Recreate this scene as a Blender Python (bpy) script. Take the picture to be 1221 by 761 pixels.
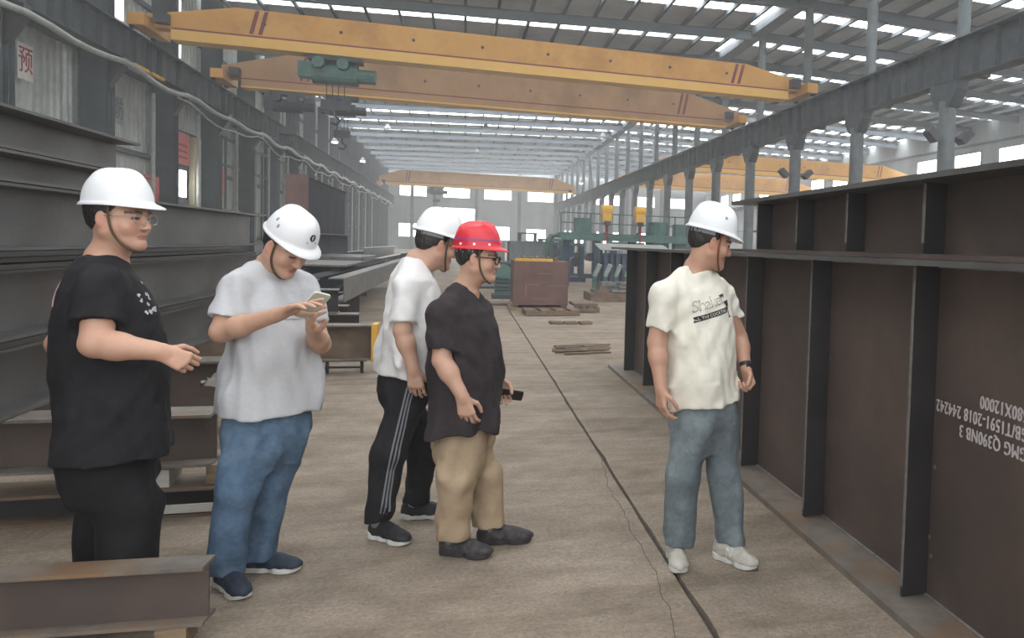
import bpy, bmesh, math, random
import numpy as np
from mathutils import Vector, Matrix
from mathutils.bvhtree import BVHTree

for o in list(bpy.data.objects):
    bpy.data.objects.remove(o, do_unlink=True)
SC = bpy.context.scene
COL = SC.collection

# ---------------------------------------------------------------- camera
EYE = 1.55
YAW, PITCH, ROLL = 0.319484, -0.0448984, 0.0330466
_F = Vector((math.sin(YAW) * math.cos(PITCH), math.cos(YAW) * math.cos(PITCH), math.sin(PITCH)))
_r0 = Vector((math.cos(YAW), -math.sin(YAW), 0))
_u0 = _r0.cross(_F)
_R = math.cos(ROLL) * _r0 + math.sin(ROLL) * _u0
_U = -math.sin(ROLL) * _r0 + math.cos(ROLL) * _u0
cam_d = bpy.data.cameras.new('camera')
cam = bpy.data.objects.new('camera', cam_d)
COL.objects.link(cam)
cam.matrix_world = Matrix(((_R.x, _U.x, -_F.x, 0), (_R.y, _U.y, -_F.y, 0), (_R.z, _U.z, -_F.z, EYE), (0, 0, 0, 1)))
cam_d.sensor_fit = 'HORIZONTAL'
cam_d.sensor_width = 36
cam_d.lens = 952.03 / 1221 * 36
cam_d.shift_x = (610.5 - 868.38) / 1221
cam_d.shift_y = (340.65 - 380.5) / 1221
cam_d.clip_start = 0.05
cam_d.clip_end = 500
SC.camera = cam

# ---------------------------------------------------------------- sky, exposure
SKYLIGHT = 7.5          # radiance of the roof light sheets
WINDOW = 5.0            # radiance of the daylit windows
HAZE = 0.0030
w = bpy.data.worlds.new('overcast_sky')
SC.world = w
w.use_nodes = True
bg = w.node_tree.nodes['Background']
bg.inputs[0].default_value = (0.93, 0.97, 1.0, 1)
bg.inputs[1].default_value = 1.5
vs = SC.view_settings
vs.view_transform = 'Standard'
vs.look = 'None'
vs.gamma = 1
vs.use_curve_mapping = False
vs.exposure = 0.7
SC.cycles.max_bounces = 6
SC.cycles.diffuse_bounces = 4
SC.cycles.volume_bounces = 1
SC.cycles.use_denoising = True

# ---------------------------------------------------------------- materials
MATS = {}
def rgb(h):
    if isinstance(h, str):
        c = [int(h[i:i + 2], 16) / 255 for i in (0, 2, 4)]
        return tuple(x / 12.92 if x <= .04045 else ((x + .055) / 1.055) ** 2.4 for x in c)
    return h
def mat(name, a, b=None, scale=3.0, rough=0.6, metal=0.0, bump=0.0, bscale=40.0, stretch=(1, 1, 1), spec=0.5, c=None, cscale=0.7, lo=.35, hi=.65):
    m = bpy.data.materials.new(name)
    m.use_nodes = True
    nt = m.node_tree
    P = nt.nodes['Principled BSDF']
    P.inputs['Roughness'].default_value = rough
    P.inputs['Metallic'].default_value = metal
    P.inputs['Specular IOR Level'].default_value = spec
    a = rgb(a)
    if b is None:
        P.inputs['Base Color'].default_value = (*a, 1)
    if b is not None or bump:
        tc = nt.nodes.new('ShaderNodeTexCoord')
        mp = nt.nodes.new('ShaderNodeMapping')
        mp.inputs['Scale'].default_value = stretch
        nt.links.new(tc.outputs['Object'], mp.inputs[0])
    if b is not None:
        b = rgb(b)
        n = nt.nodes.new('ShaderNodeTexNoise')
        n.inputs['Scale'].default_value = scale
        n.inputs['Detail'].default_value = 6
        n.inputs['Roughness'].default_value = .62
        nt.links.new(mp.outputs[0], n.inputs['Vector'])
        r = nt.nodes.new('ShaderNodeValToRGB')
        r.color_ramp.elements[0].position = lo
        r.color_ramp.elements[1].position = hi
        r.color_ramp.elements[0].color = (*a, 1)
        r.color_ramp.elements[1].color = (*b, 1)
        nt.links.new(n.outputs['Fac'], r.inputs[0])
        out = r.outputs[0]
        if c is not None:
            c = rgb(c)
            n2 = nt.nodes.new('ShaderNodeTexNoise')
            n2.inputs['Scale'].default_value = cscale
            n2.inputs['Detail'].default_value = 8
            n2.inputs['Roughness'].default_value = .7
            nt.links.new(tc.outputs['Object'], n2.inputs['Vector'])
            r2 = nt.nodes.new('ShaderNodeValToRGB')
            r2.color_ramp.elements[0].position = .48
            r2.color_ramp.elements[1].position = .66
            nt.links.new(n2.outputs['Fac'], r2.inputs[0])
            mx = nt.nodes.new('ShaderNodeMix')
            mx.data_type = 'RGBA'
            nt.links.new(r2.outputs[0], mx.inputs[0])
            nt.links.new(out, mx.inputs[6])
            mx.inputs[7].default_value = (*c, 1)
            out = mx.outputs[2]
        nt.links.new(out, P.inputs['Base Color'])
    if bump:
        n3 = nt.nodes.new('ShaderNodeTexNoise')
        n3.inputs['Scale'].default_value = bscale
        n3.inputs['Detail'].default_value = 5
        nt.links.new(mp.outputs[0], n3.inputs['Vector'])
        bn = nt.nodes.new('ShaderNodeBump')
        bn.inputs['Strength'].default_value = bump
        bn.inputs['Distance'].default_value = .01
        nt.links.new(n3.outputs['Fac'], bn.inputs['Height'])
        nt.links.new(bn.outputs[0], P.inputs['Normal'])
    MATS[name] = m
    return m
def emit(name, col, s):
    m = bpy.data.materials.new(name)
    m.use_nodes = True
    nt = m.node_tree
    P = nt.nodes['Principled BSDF']
    P.inputs['Base Color'].default_value = (.8, .8, .8, 1)
    P.inputs['Emission Color'].default_value = (*col, 1)
    P.inputs['Emission Strength'].default_value = s
    MATS[name] = m
    return m

mat('concrete', '82766a', '96897c', scale=5, rough=.78, bump=.55, bscale=55, c='766a5d', cscale=1.3, spec=.28, lo=.3, hi=.7)
def concrete():
    m = MATS['concrete']
    nt = m.node_tree
    P = nt.nodes['Principled BSDF']
    src = P.inputs['Base Color'].links[0].from_socket
    tc = nt.nodes.new('ShaderNodeTexCoord')
    def layer(src, scale, stretch, c0, c1, p0, p1, detail=6):
        mp = nt.nodes.new('ShaderNodeMapping'); mp.inputs['Scale'].default_value = stretch
        n = nt.nodes.new('ShaderNodeTexNoise'); n.inputs['Scale'].default_value = scale; n.inputs['Detail'].default_value = detail; n.inputs['Roughness'].default_value = .65
        r = nt.nodes.new('ShaderNodeValToRGB')
        r.color_ramp.elements[0].position, r.color_ramp.elements[1].position = p0, p1
        r.color_ramp.elements[0].color = (*c0, 1); r.color_ramp.elements[1].color = (*c1, 1)
        mx = nt.nodes.new('ShaderNodeMix'); mx.data_type = 'RGBA'; mx.blend_type = 'MULTIPLY'; mx.inputs[0].default_value = 1
        nt.links.new(tc.outputs['Object'], mp.inputs[0]); nt.links.new(mp.outputs[0], n.inputs['Vector'])
        nt.links.new(n.outputs['Fac'], r.inputs[0]); nt.links.new(src, mx.inputs[6]); nt.links.new(r.outputs[0], mx.inputs[7])
        return mx.outputs[2]
    src = layer(src, 45, (1, 1, 1), (.78, .77, .75), (1.12, 1.12, 1.12), .34, .62)
    src = layer(src, 2.2, (.35, 1.6, 1), (.80, .78, .75), (1.06, 1.06, 1.06), .36, .56)
    src = layer(src, .35, (1, 1, 1), (.88, .86, .83), (1.05, 1.05, 1.05), .38, .6)
    src = layer(src, 150, (1, 1, 1), (.9, .9, .9), (1.1, 1.1, 1.08), .38, .6, 2)
    nt.links.new(src, P.inputs['Base Color'])
concrete()
mat('joint', '35302b', '4a443d', scale=12, rough=.9)
mat('mill_steel', '525253', '676563', scale=2.5, rough=.42, metal=.25, stretch=(3, .5, 1), c='504b49', cscale=1.4, spec=.5)
mat('mill_steel_edge', '5c5a57', '75716c', scale=5, rough=.5, metal=.2, stretch=(3, .5, 1))
mat('brown_steel', '50443f', '62534c', scale=1.6, rough=.5, metal=.1, c='4d433f', cscale=1.0, spec=.4)
mat('black_steel', '2e2c2d', '3a3736', scale=2.0, rough=.45, metal=.2)
mat('rust_steel', '5a4c40', '776553', scale=4, rough=.65, c='6d4f38', cscale=1.8, stretch=(1, 1, 1))
mat('scale_flange', '5d5650', '7c746b', scale=5, rough=.6, c='7d6045', cscale=2)
mat('weld', '5d5a57', '77736f', scale=30, rough=.5)
mat('stencil_paint', 'c9c2c2', 'a8a0a0', scale=60, rough=.8)
mat('red_primer', '5f4640', '6d5048', scale=2, rough=.7, c='543d38', cscale=.8)
mat('wall_sheet', 'b0b4af', 'c2c5c0', scale=.9, rough=.7, c='949996', cscale=.6, stretch=(1, 1, .25))
mat('wall_sheet_pale', '83888a', '969b9c', scale=.6, rough=.75, stretch=(1, 1, .3))
mat('girt', '4c5152', '5a5f60', scale=3, rough=.7)
mat('column_grey', '555b5e', '666d70', scale=2, rough=.6, c='4c5052', cscale=.8)
mat('runway_grey', '43484b', '53585b', scale=1.5, rough=.75, c='3b4042', cscale=.9, spec=.25)
mat('dull_dark', '36363a', '424246', scale=1.2, rough=.9, spec=.1)
mat('rail_steel', '8a8580', '9b9690', scale=5, rough=.4, metal=.4)
mat('pipe_pale', 'a3a6a2', '8d908c', scale=4, rough=.6)
mat('crane_yellow', 'c8913f', 'd29c49', scale=.8, rough=.55, c='b88238', cscale=.5)
mat('crane_brown_shaded', 'a37c55', 'ad865d', scale=.8, rough=.6, c='94704c', cscale=.5)  # browner than the front crane: the girder's shade is put into its colour
mat('crane_yellow_pale', 'dba94f', 'e0b35c', scale=1, rough=.5)
mat('crane_stripe', '6e2a2c', '7d3433', scale=5, rough=.6)
mat('dark_gear', '2c2f35', '3b3e44', scale=4, rough=.6)
mat('green_paint', '3f5f57', '50726a', scale=3, rough=.55, c='36504a', cscale=1)
mat('chalk', '94857e', '7d6e68', scale=40, rough=.9)
mat('blue_paint', '2c3d50', '384c61', scale=3, rough=.6, c='243240', cscale=1)
mat('yellow_paint', 'c8962f', 'd6a63c', scale=3, rough=.5)
mat('roof_sheet', 'a2a7aa', 'b0b5b7', scale=.5, rough=.7, c='90959a', cscale=.3)
mat('purlin', '4e555b', '5b6268', scale=2, rough=.7)
mat('rafter', '4a5158', '565e64', scale=1.2, rough=.7)
mat('timber', '7a6650', '8f7a60', scale=6, rough=.8, stretch=(1, 6, 6))
mat('white_pack', 'c9c6bd', 'b4b0a6', scale=9, rough=.8)
mat('poster_white', 'd6cfca', 'c5bdb9', scale=4, rough=.8)
mat('poster_red', '9c2b35', '8a2530', scale=9, rough=.8)
mat('red_banner', 'cf6a68', 'c05c5c', scale=2, rough=.7)
mat('cream_door', 'bdb596', 'a9a286', scale=2, rough=.7)
mat('dark_void', '2b2e30', '33373a', scale=2, rough=.9)
emit('skylight_sheet', (.95, .98, 1.0), SKYLIGHT)
emit('skylight_old', (.9, .96, .95), SKYLIGHT * .30)
emit('window_daylight', (.97, .99, 1.0), WINDOW)
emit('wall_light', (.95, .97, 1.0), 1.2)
emit('lamp_glow', (1, .97, .9), 25)

# ---------------------------------------------------------------- mesh building
class MB:
    def __init__(s):
        s.v, s.f = [], []
    def add(s, v, f):
        n = len(s.v)
        s.v += [tuple(p) for p in v]
        s.f += [tuple(i + n for i in q) for q in f]
        return s
    def box(s, lo, hi):
        x0, y0, z0 = lo; x1, y1, z1 = hi
        return s.add([(x0, y0, z0), (x1, y0, z0), (x1, y1, z0), (x0, y1, z0), (x0, y0, z1), (x1, y0, z1), (x1, y1, z1), (x0, y1, z1)],
                     [(0, 3, 2, 1), (4, 5, 6, 7), (0, 1, 5, 4), (1, 2, 6, 5), (2, 3, 7, 6), (3, 0, 4, 7)])
    def cyl(s, p0, p1, r0, r1=None, n=12, cap=True):
        r1 = r0 if r1 is None else r1
        p0, p1 = Vector(p0), Vector(p1)
        d = (p1 - p0).normalized()
        a = d.orthogonal().normalized(); b = d.cross(a)
        v = []
        for p, r in ((p0, r0), (p1, r1)):
            for i in range(n):
                t = 2 * math.pi * i / n
                v.append(p + a * (r * math.cos(t)) + b * (r * math.sin(t)))
        f = [(i, (i + 1) % n, n + (i + 1) % n, n + i) for i in range(n)]
        if cap:
            f += [tuple(range(n - 1, -1, -1)), tuple(range(n, 2 * n))]
        return s.add(v, f)
    def tube(s, pts, r, n=8, flat=None):
        pts = [Vector(p) for p in pts]
        v = []
        up = None
        for i, p in enumerate(pts):
            d = (pts[min(i + 1, len(pts) - 1)] - pts[max(i - 1, 0)]).normalized()
            if up is None:
                up = d.orthogonal().normalized()
            a = (up - d * up.dot(d)).normalized(); up = a
            b = d.cross(a)
            rr = r[i] if isinstance(r, (list, tuple)) else r
            for k in range(n):
                t = 2 * math.pi * k / n
                v.append(p + a * (rr * math.cos(t)) + b * (rr * math.sin(t)))
        m = len(pts)
        f = [(i * n + k, i * n + (k + 1) % n, (i + 1) * n + (k + 1) % n, (i + 1) * n + k) for i in range(m - 1) for k in range(n)]
        f += [tuple(range(n - 1, -1, -1)), tuple(range((m - 1) * n, m * n))]
        return s.add(v, f)
    def prism(s, poly, axis, a0, a1):
        def P(q, t):
            u, w_ = q
            return {'x': (t, u, w_), 'y': (u, t, w_), 'z': (u, w_, t)}[axis]
        n = len(poly)
        v = [P(q, a0) for q in poly] + [P(q, a1) for q in poly]
        f = [(i, (i + 1) % n, n + (i + 1) % n, n + i) for i in range(n)]
        f += [tuple(range(n - 1, -1, -1)), tuple(range(n, 2 * n))]
        return s.add(v, f)
    def mesh(s, name, m, smooth=False):
        me = bpy.data.meshes.new(name)
        me.from_pydata(s.v, [], s.f)
        bm = bmesh.new(); bm.from_mesh(me)
        bmesh.ops.recalc_face_normals(bm, faces=bm.faces)
        bm.to_mesh(me); bm.free()
        me.materials.append(MATS[m] if isinstance(m, str) else m)
        if smooth:
            me.polygons.foreach_set('use_smooth', [True] * len(me.polygons))
        return me
    def build(s, name, m, parent=None, smooth=False):
        return link(name, s.mesh(name, m, smooth), parent)

def link(name, me, parent=None, loc=None):
    o = bpy.data.objects.new(name, me)
    COL.objects.link(o)
    if parent is not None:
        o.parent = parent
    if loc is not None:
        o.location = loc
    return o
def tag(o, label=None, cat=None, group=None, kind=None):
    if label: o['label'] = label
    if cat: o['category'] = cat
    if group: o['group'] = group
    if kind: o['kind'] = kind
    return o
def empty(name, loc, label=None, cat=None, group=None, kind=None, rz=0.0):
    o = bpy.data.objects.new(name, None)
    COL.objects.link(o)
    o.location = loc
    o.rotation_euler = (0, 0, rz)
    o.empty_display_size = .2
    return tag(o, label, cat, group, kind)
ORD = ['nearest', 'second', 'third', 'fourth', 'fifth', 'sixth', 'seventh', 'eighth', 'ninth', 'tenth', 'eleventh', 'twelfth',
       'thirteenth', 'fourteenth', 'fifteenth', 'sixteenth', 'seventeenth', 'eighteenth', 'nineteenth', 'twentieth', 'twenty-first', 'twenty-second', 'twenty-third', 'twenty-fourth']

# ================================================================ setting
XL, XM, XE = -11.6, 14.1, 40.0     # left wall, column row, right wall
Y0, Y1 = -8.4, 135.0
def roof_z(x):
    return 12.3 + .85 * (x - XL) / (XM - XL) if x <= XM else 13.15 - .5 * (x - XM) / (XE - XM)

# floor: slabs with recessed joints
fl = MB().box((XL - .3, Y0, -.30), (XE + .3, Y1 + .3, -.025)).build('floor', 'joint')
tag(fl, 'worn grey brown concrete factory floor with dark joints', kind='structure')
xs = [XL - .3, -5.02, .98, 7.0, 14.1, 27, XE + .3]
ys = [Y0, -.5, 5.5, 11.5, 17.5, 23.5, 35.5, 59.5, Y1 + .3]
for i in range(len(xs) - 1):
    for j in range(len(ys) - 1):
        gx0 = .009 if abs(xs[i] - .98) < .01 else .005
        gx1 = .009 if abs(xs[i + 1] - .98) < .01 else .005
        gy = .002
        # broken slab edge along the main joint
        rnd = random.Random(i * 31 + j)
        x0, x1, y0, y1 = xs[i] + gx0, xs[i + 1] - gx1, ys[j] + gy, ys[j + 1] - gy
        n = max(2, int((y1 - y0) / .25))
        lx = [x0 + (rnd.uniform(0, .004) + (rnd.random() < .08) * rnd.uniform(.0, .012) if gx0 > .006 else 0) for _ in range(n + 1)]
        rx = [x1 - (rnd.uniform(0, .004) + (rnd.random() < .08) * rnd.uniform(.0, .012) if gx1 > .006 else 0) for _ in range(n + 1)]
        yy = [y0 + (y1 - y0) * k / n for k in range(n + 1)]
        poly = [(lx[k], yy[k]) for k in range(n + 1)] + [(rx[k], yy[k]) for k in range(n, -1, -1)]
        MB().prism(poly, 'z', -.03, 0).build('slab', 'concrete', fl)
# wandering crack beside the joint
pts = []
rnd = random.Random(5)
x = .80
for k in range(40):
    y = 2.9 + k * .075
    x += rnd.uniform(-.010, .0165)
    pts.append((x, y))
poly = [(px_ - .001 - rnd.uniform(0, .0015), py_) for px_, py_ in pts] + [(px_ + .001 + rnd.uniform(0, .0015), py_) for px_, py_ in reversed(pts)]
MB().prism(poly, 'z', 0, .0012).build('crack', 'joint', fl)

# walls
def corr(y0, y1, z0, z1, x, amp, per, axis='y'):
    n = int((y1 - y0) / per)
    prof = []
    for k in range(n):
        b = y0 + (y1 - y0) * k / n
        q = (y1 - y0) / n
        prof += [(b, 0), (b + .45 * q, 0), (b + .55 * q, amp), (b + .9 * q, amp)]
    prof.append((y1, 0))
    v, f = [], []
    for (t, a) in prof:
        for z in (z0, z1):
            v.append((x + a, t, z) if axis == 'y' else (t, x + a, z))
    for k in range(len(prof) - 1):
        f.append((2 * k, 2 * k + 2, 2 * k + 3, 2 * k + 1))
    return MB().add(v, f)
wl = MB().box((XL - .25, Y0, -.3), (XL - .12, Y1, 13.2)).build('wall_left', 'wall_sheet')
tag(wl, 'grey sheet metal side wall of the hall behind the left crane runway', kind='structure')
me_lo = corr(0, 6, 0, 4.3, 0, .05, .4).mesh('wall_panel', 'wall_sheet')
me_up = corr(0, 6, 4.45, 12.25, 0, .05, .4).mesh('wall_panel', 'wall_sheet')
for k in range(24):
    y = Y0 - .1 + 6 * k - .0
    if y + 6 > Y1: break
    link('wall_panel', me_lo, wl, (XL - .1, y, 0)); link('wall_panel', me_up, wl, (XL - .1, y, 0))
for z in (1.3, 4.37, 7.2, 10.0):
    MB().box((XL - .06, Y0, z - .08), (XL + .10, Y1, z + .08)).build('girt', 'girt', wl)
# framed openings between the columns
for k in range(11):
    yc = 42.5 + 6 * k if k else 42.5
    for q in (.25, .5, .75):
        MB().box((-11.36, yc + 6 * q - .06, 1.2), (-11.26, yc + 6 * q + .06, 6.3)).build('frame_post', 'pipe_pale' if (k + int(q * 4)) % 2 else 'girt', wl)
    for z in (2.7, 4.9, 6.2):
        MB().box((-11.37, yc + .4, z - .06), (-11.27, yc + 5.6, z + .06)).build('frame_rail', 'girt', wl)
    if k % 3 == 1:
        MB().prism([(yc + .8, 1.0), (yc + 1.1, 1.0), (yc + .4, 5.6), (yc + .1, 5.6)], 'x', -11.2, -11.1).build('brace', 'black_steel', wl)
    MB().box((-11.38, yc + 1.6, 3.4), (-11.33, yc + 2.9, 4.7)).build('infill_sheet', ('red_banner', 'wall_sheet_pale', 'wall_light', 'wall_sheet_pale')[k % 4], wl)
# daylit slots high in the left wall, above the crane rail
for k in range(16):
    y = 25.5 + 6 * k + 1.6
    if y > 125: break
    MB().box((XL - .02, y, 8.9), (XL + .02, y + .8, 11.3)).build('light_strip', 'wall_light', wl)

we = MB().box((XL - .3, Y1, -.3), (XE + .3, Y1 + .25, 14)).build('wall_far', 'wall_sheet_pale')
tag(we, 'pale grey end wall with two rows of bright windows far behind', kind='structure')
for z0, z1 in ((0, 1.2), (1.25, 4.15), (4.2, 6.0), (6.05, 8.15), (8.2, 10.2), (10.25, 13.0)):
    MB().box((XL, Y1 - .06, z0), (XE, Y1 + .02, z1)).build('wall_band', 'wall_sheet_pale', we)
for x in (-8, -4.7, 1.6, 8.3, 14.1, 20, 26, 32):
    MB().box((x - .25, Y1 - .4, 0), (x + .25, Y1 - .05, 13)).build('wall_post', 'girt', we)
wr = MB().box((XE, Y0, -.3), (XE + .25, Y1, 13.5)).build('wall_right', 'wall_sheet_pale')
tag(wr, 'grey side wall of the neighbouring bay beyond the right columns', kind='structure')
for z in (1.3, 4.4, 7.6, 10.9):
    MB().box((XE - .15, Y0, z - .08), (XE + .02, Y1, z + .08)).build('girt', 'girt', wr)
WN = [0]
def window(lo, hi, axis, npane):
    WN[0] += 1
    t = .06
    m = MB()
    if axis == 'x':   # lies in an XZ plane
        (x0, z0), (x1, z1), y = lo, hi, Y1
        for a, b in (((x0, z0 - t), (x1, z0)), ((x0, z1), (x1, z1 + t)), ((x0 - t, z0 - t), (x0, z1 + t)), ((x1, z0 - t), (x1 + t, z1 + t))):
            m.box((a[0], y - .14, a[1]), (b[0], y - .06, b[1]))
        w_ = m.build('window_%d' % WN[0], 'girt')
        for k in range(npane):
            a = x0 + (x1 - x0) * k / npane + .02; b = x0 + (x1 - x0) * (k + 1) / npane - .02
            MB().box((a, y - .11, z0 + .0), (b, y - .09, z1 - .0)).build('pane', 'window_daylight', w_)
    else:
        (y0, z0), (y1, z1), x = lo, hi, XE
        for a, b in (((y0, z0 - t), (y1, z0)), ((y0, z1), (y1, z1 + t)), ((y0 - t, z0 - t), (y0, z1 + t)), ((y1, z0 - t), (y1 + t, z1 + t))):
            m.box((x - .14, a[0], a[1]), (x - .02, b[0], b[1]))
        w_ = m.build('window_%d' % WN[0], 'girt')
        for k in range(npane):
            a = y0 + (y1 - y0) * k / npane + .02; b = y0 + (y1 - y0) * (k + 1) / npane - .02
            MB().box((x - .11, a, z0), (x - .09, b, z1)).build('pane', 'window_daylight', w_)
    tag(w_, 'bright daylit window in the grey wall', kind='structure')
for x0, x1 in ((-9.8, -5.9), (-3.4, .55), (2.8, 7.0), (9.6, 13.7), (15.3, 18.8), (20.8, 24.8), (26.8, 30.8), (32.8, 36.8)):
    window((x0, 8.4), (x1, 10.0), 'x', 3)
for x0, x1, z0, z1 in ((-9.9, -6.5, 2.0, 4.0), (-3.3, 1.4, 4.3, 6.7), (2.8, 6.8, 1.9, 4.0), (9.5, 12.6, 1.4, 3.8), (15.5, 19, 1.6, 3.8), (21, 25, 1.6, 3.8), (27, 31, 1.6, 3.8)):
    window((x0, z0), (x1, z1), 'x', 3)
for k in range(17):
    y = 26.0 + 6 * k
    if k in (3, 7, 11): continue
    window((y, 8.7), (y + 3.6, 10.2), 'y', 3)

# roof: sheets, light sheets, purlins, rafters
rf = empty('ceiling', (0, 0, 12.3), 'grey sheet roof with purlins, rafters and bright roof light strips', kind='structure')
rf.location = (0, 0, 0)
def slope_box(x0, x1, y0, y1, t, up=0.0):
    z0, z1 = roof_z(x0) + up, roof_z(x1 - 1e-6 if x1 == XM else x1) + up
    return MB().add([(x0, y0, z0), (x1, y0, z1), (x1, y1, z1), (x0, y1, z0), (x0, y0, z0 + t), (x1, y0, z1 + t), (x1, y1, z1 + t), (x0, y1, z0 + t)],
                    [(0, 3, 2, 1), (4, 5, 6, 7), (0, 1, 5, 4), (1, 2, 6, 5), (2, 3, 7, 6), (3, 0, 4, 7)])
YR = [21.6 + 6 * k for k in range(-5, 19)]
YR = [y for y in YR if y < Y1]
for k, y in enumerate(YR):
    ye = min(y + 6, Y1)
    for x0, x1 in ((XL - .3, XM), (XM, XE + .3)):
        b0 = 2.5 if y < 56 else 4.35; b1 = 3.5 if y < 56 else 5.6
        yy = min(y + b0, ye); y2 = min(y + b1, ye)
        slope_box(x0, x1, y, yy, .05).build('roof_sheet', 'roof_sheet', rf)
        if y2 > yy:
            bright = (k % 2 == 1) or y > 60 or y < 20
            slope_box(x0, x1, yy, y2, .05, .0).build('roof_light', 'skylight_sheet' if bright else 'skylight_old', rf)
        if ye > y2:
            slope_box(x0, x1, y2, ye, .05).build('roof_sheet', 'roof_sheet', rf)
    # rafter beam under the sheets
    for x0, x1 in ((XL - .1, XM), (XM, XE)):
        z0, z1 = roof_z(x0) - .25, roof_z(x1 - 1e-6) - .25
        m = MB()
        for (dz0, dz1, hw) in ((-.44, -.42, .12), (-.42, -.02, .02), (-.02, 0, .12)):
            m.add([(x0, y - hw, z0 + dz0), (x1, y - hw, z1 + dz0), (x1, y + hw, z1 + dz0), (x0, y + hw, z0 + dz0),
                   (x0, y - hw, z0 + dz1), (x1, y - hw, z1 + dz1), (x1, y + hw, z1 + dz1), (x0, y + hw, z0 + dz1)],
                  [(0, 3, 2, 1), (4, 5, 6, 7), (0, 1, 5, 4), (1, 2, 6, 5), (2, 3, 7, 6), (3, 0, 4, 7)])
        m.build('rafter', 'rafter', rf)
x = XL + .9
while x < XE:
    if abs(x - XM) > .5:
        z = roof_z(x) - .02
        m = MB().box((x - .035, Y0, z - .22), (x + .035, Y1, z))
        m.box((x - .035, Y0, z - .22), (x + .09, Y1, z - .205))
        m.build('purlin', 'purlin', rf)
    x += 1.5
# slits of light along the valley gutter over the column row
for y in (24.0, 35.6, 41.6, 53.6, 65.6):
    MB().box((XM - .55, y, roof_z(XM) - .06), (XM - .25, y + 3.4, roof_z(XM) - .03)).build('gutter_light', 'skylight_sheet', rf)
MB().box((XM - .2, Y0, roof_z(XM) - .5), (XM + .5, Y1, roof_z(XM) - .05)).build('gutter', 'rafter', rf)

# ================================================================ crane runways and columns
RAIL = 8.2
def runway(name, x, label, h, w_, y0, yfar, sp, side, RAIL=RAIL):
    r = empty(name, (x, y0, RAIL - .12 - h), label, 'runway beam')
    zt = h
    L = Y1 - y0 - .5
    MB().box((-w_ / 2, 0, zt - .03), (w_ / 2, L, zt)).build('top_flange', 'runway_grey', r)
    MB().box((-w_ / 2 * .8, 0, 0), (w_ / 2 * .8, L, .03)).build('bottom_flange', 'runway_grey', r)
    MB().box((-.012, 0, .03), (.012, L, zt - .03)).build('web', 'runway_grey', r)
    MB().box((-.035, 0, zt), (.035, L, zt + .12)).build('rail', 'rail_steel', r)
    me = MB().box((-w_ / 2 * .72, -.009, .03), (-.012, .009, zt - .03)).mesh('stiffener', 'runway_grey')
    me2 = MB().box((.012, -.009, .03), (w_ / 2 * .72, .009, zt - .03)).mesh('stiffener', 'runway_grey')
    far = MB()
    y = .5
    while y < L - .5:
        if y0 + y < yfar:
            link('stiffener', me if side < 0 else me2, r, (0, y, 0))
        else:
            a, b = (-w_ / 2 * .72, -.012) if side < 0 else (.012, w_ / 2 * .72)
            far.box((a, y - .009, .03), (b, y + .009, zt - .03))
        y += sp
    o = far.build('stiffener', 'runway_grey', r)
    o['kind'] = 'stuff'
    return r
runway('crane_runway_beam', XM, 'dark grey steel crane runway beam with stiffeners carried by the right column row', 1.2, .56, 9.6, 75, 1.0, -1)
runway('crane_runway_beam', -10.65, 'dark grey steel crane runway beam with stiffeners along the left wall', 1.05, .5, 9.6, 75, 1.0, 1)

runway('crane_runway_beam', 15.3, 'crane runway beam just behind the right column row', .55, .4, 21, 30, 1.5, -1)
runway('crane_runway_beam', 39.3, 'crane runway beam along the right wall of the neighbouring bay', .55, .4, 21, 30, 1.5, -1)

def rcolumn(y, i):
    zc = RAIL - .12 - 1.2
    root = empty('round_column', (XM, y, 0), '%s round grey steel column of the right row counted from the camera' % ORD[i], 'column', 'round columns of the right runway')
    MB().cyl((0, 0, .04), (0, 0, zc - .55), .26, n=20).build('shaft', 'column_grey', root, smooth=False)
    MB().box((-.4, -.4, 0), (.4, .4, .04)).build('base_plate', 'column_grey', root)
    m = MB().prism([(-.34, zc - .75), (.34, zc - .75), (.72, zc - .28), (.72, zc - .0), (-.72, zc - .0), (-.72, zc - .28)], 'x', -.2, .2)
    m.build('bracket', 'runway_grey', root)
    MB().box((.1, -.15, 7.2), (1.4, .15, 7.52)).build('corbel', 'runway_grey', root)
    ztop = roof_z(XM) - .67
    MB().cyl((.45, 0, 6.95), (.45, 0, ztop), .2, n=16).build('upper_shaft', 'column_grey', root)
    return root
cols = [21.6 + 6 * k for k in range(19)]
for i, y in enumerate(cols):
    rcolumn(y, i)
def lcolumn(y, i):
    root = empty('wall_column', (-11.12, y, 0), '%s dark steel H column against the left wall counted from the camera' % ORD[i], 'column', 'columns of the left wall')
    MB().box((-.36, -.3, 0), (.36, -.27, 12.1)).box((-.36, .27, 0), (.36, .3, 12.1)).build('flange', 'runway_grey', root)
    MB().box((-.36, -.015, 0), (.36, .015, 12.1)).build('web', 'runway_grey', root)
    MB().prism([(.3, 6.0), (.75, 6.75), (.75, 7.03), (.3, 7.03)], 'y', -.2, .2).build('bracket', 'black_steel', root)
    return root
for i in range(18):
    lcolumn(24.5 + 6 * i, i)
# pale downpipes on the left wall
for i in range(14):
    y = 27.6 + 6 * i + (0.8 if i % 3 == 1 else 0)
    p = MB().cyl((0, 0, 0), (0, 0, 6.55), .07, n=10)
    p.cyl((0, 0, 2.3), (0, 0, 2.38), .085, n=10)
    o = p.build('downpipe', 'pipe_pale')
    o.location = (-10.85, y, 0)
    tag(o, '%s pale grey downpipe on the left wall counted from the camera' % ORD[i], 'pipe', 'downpipes of the left wall')
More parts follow.
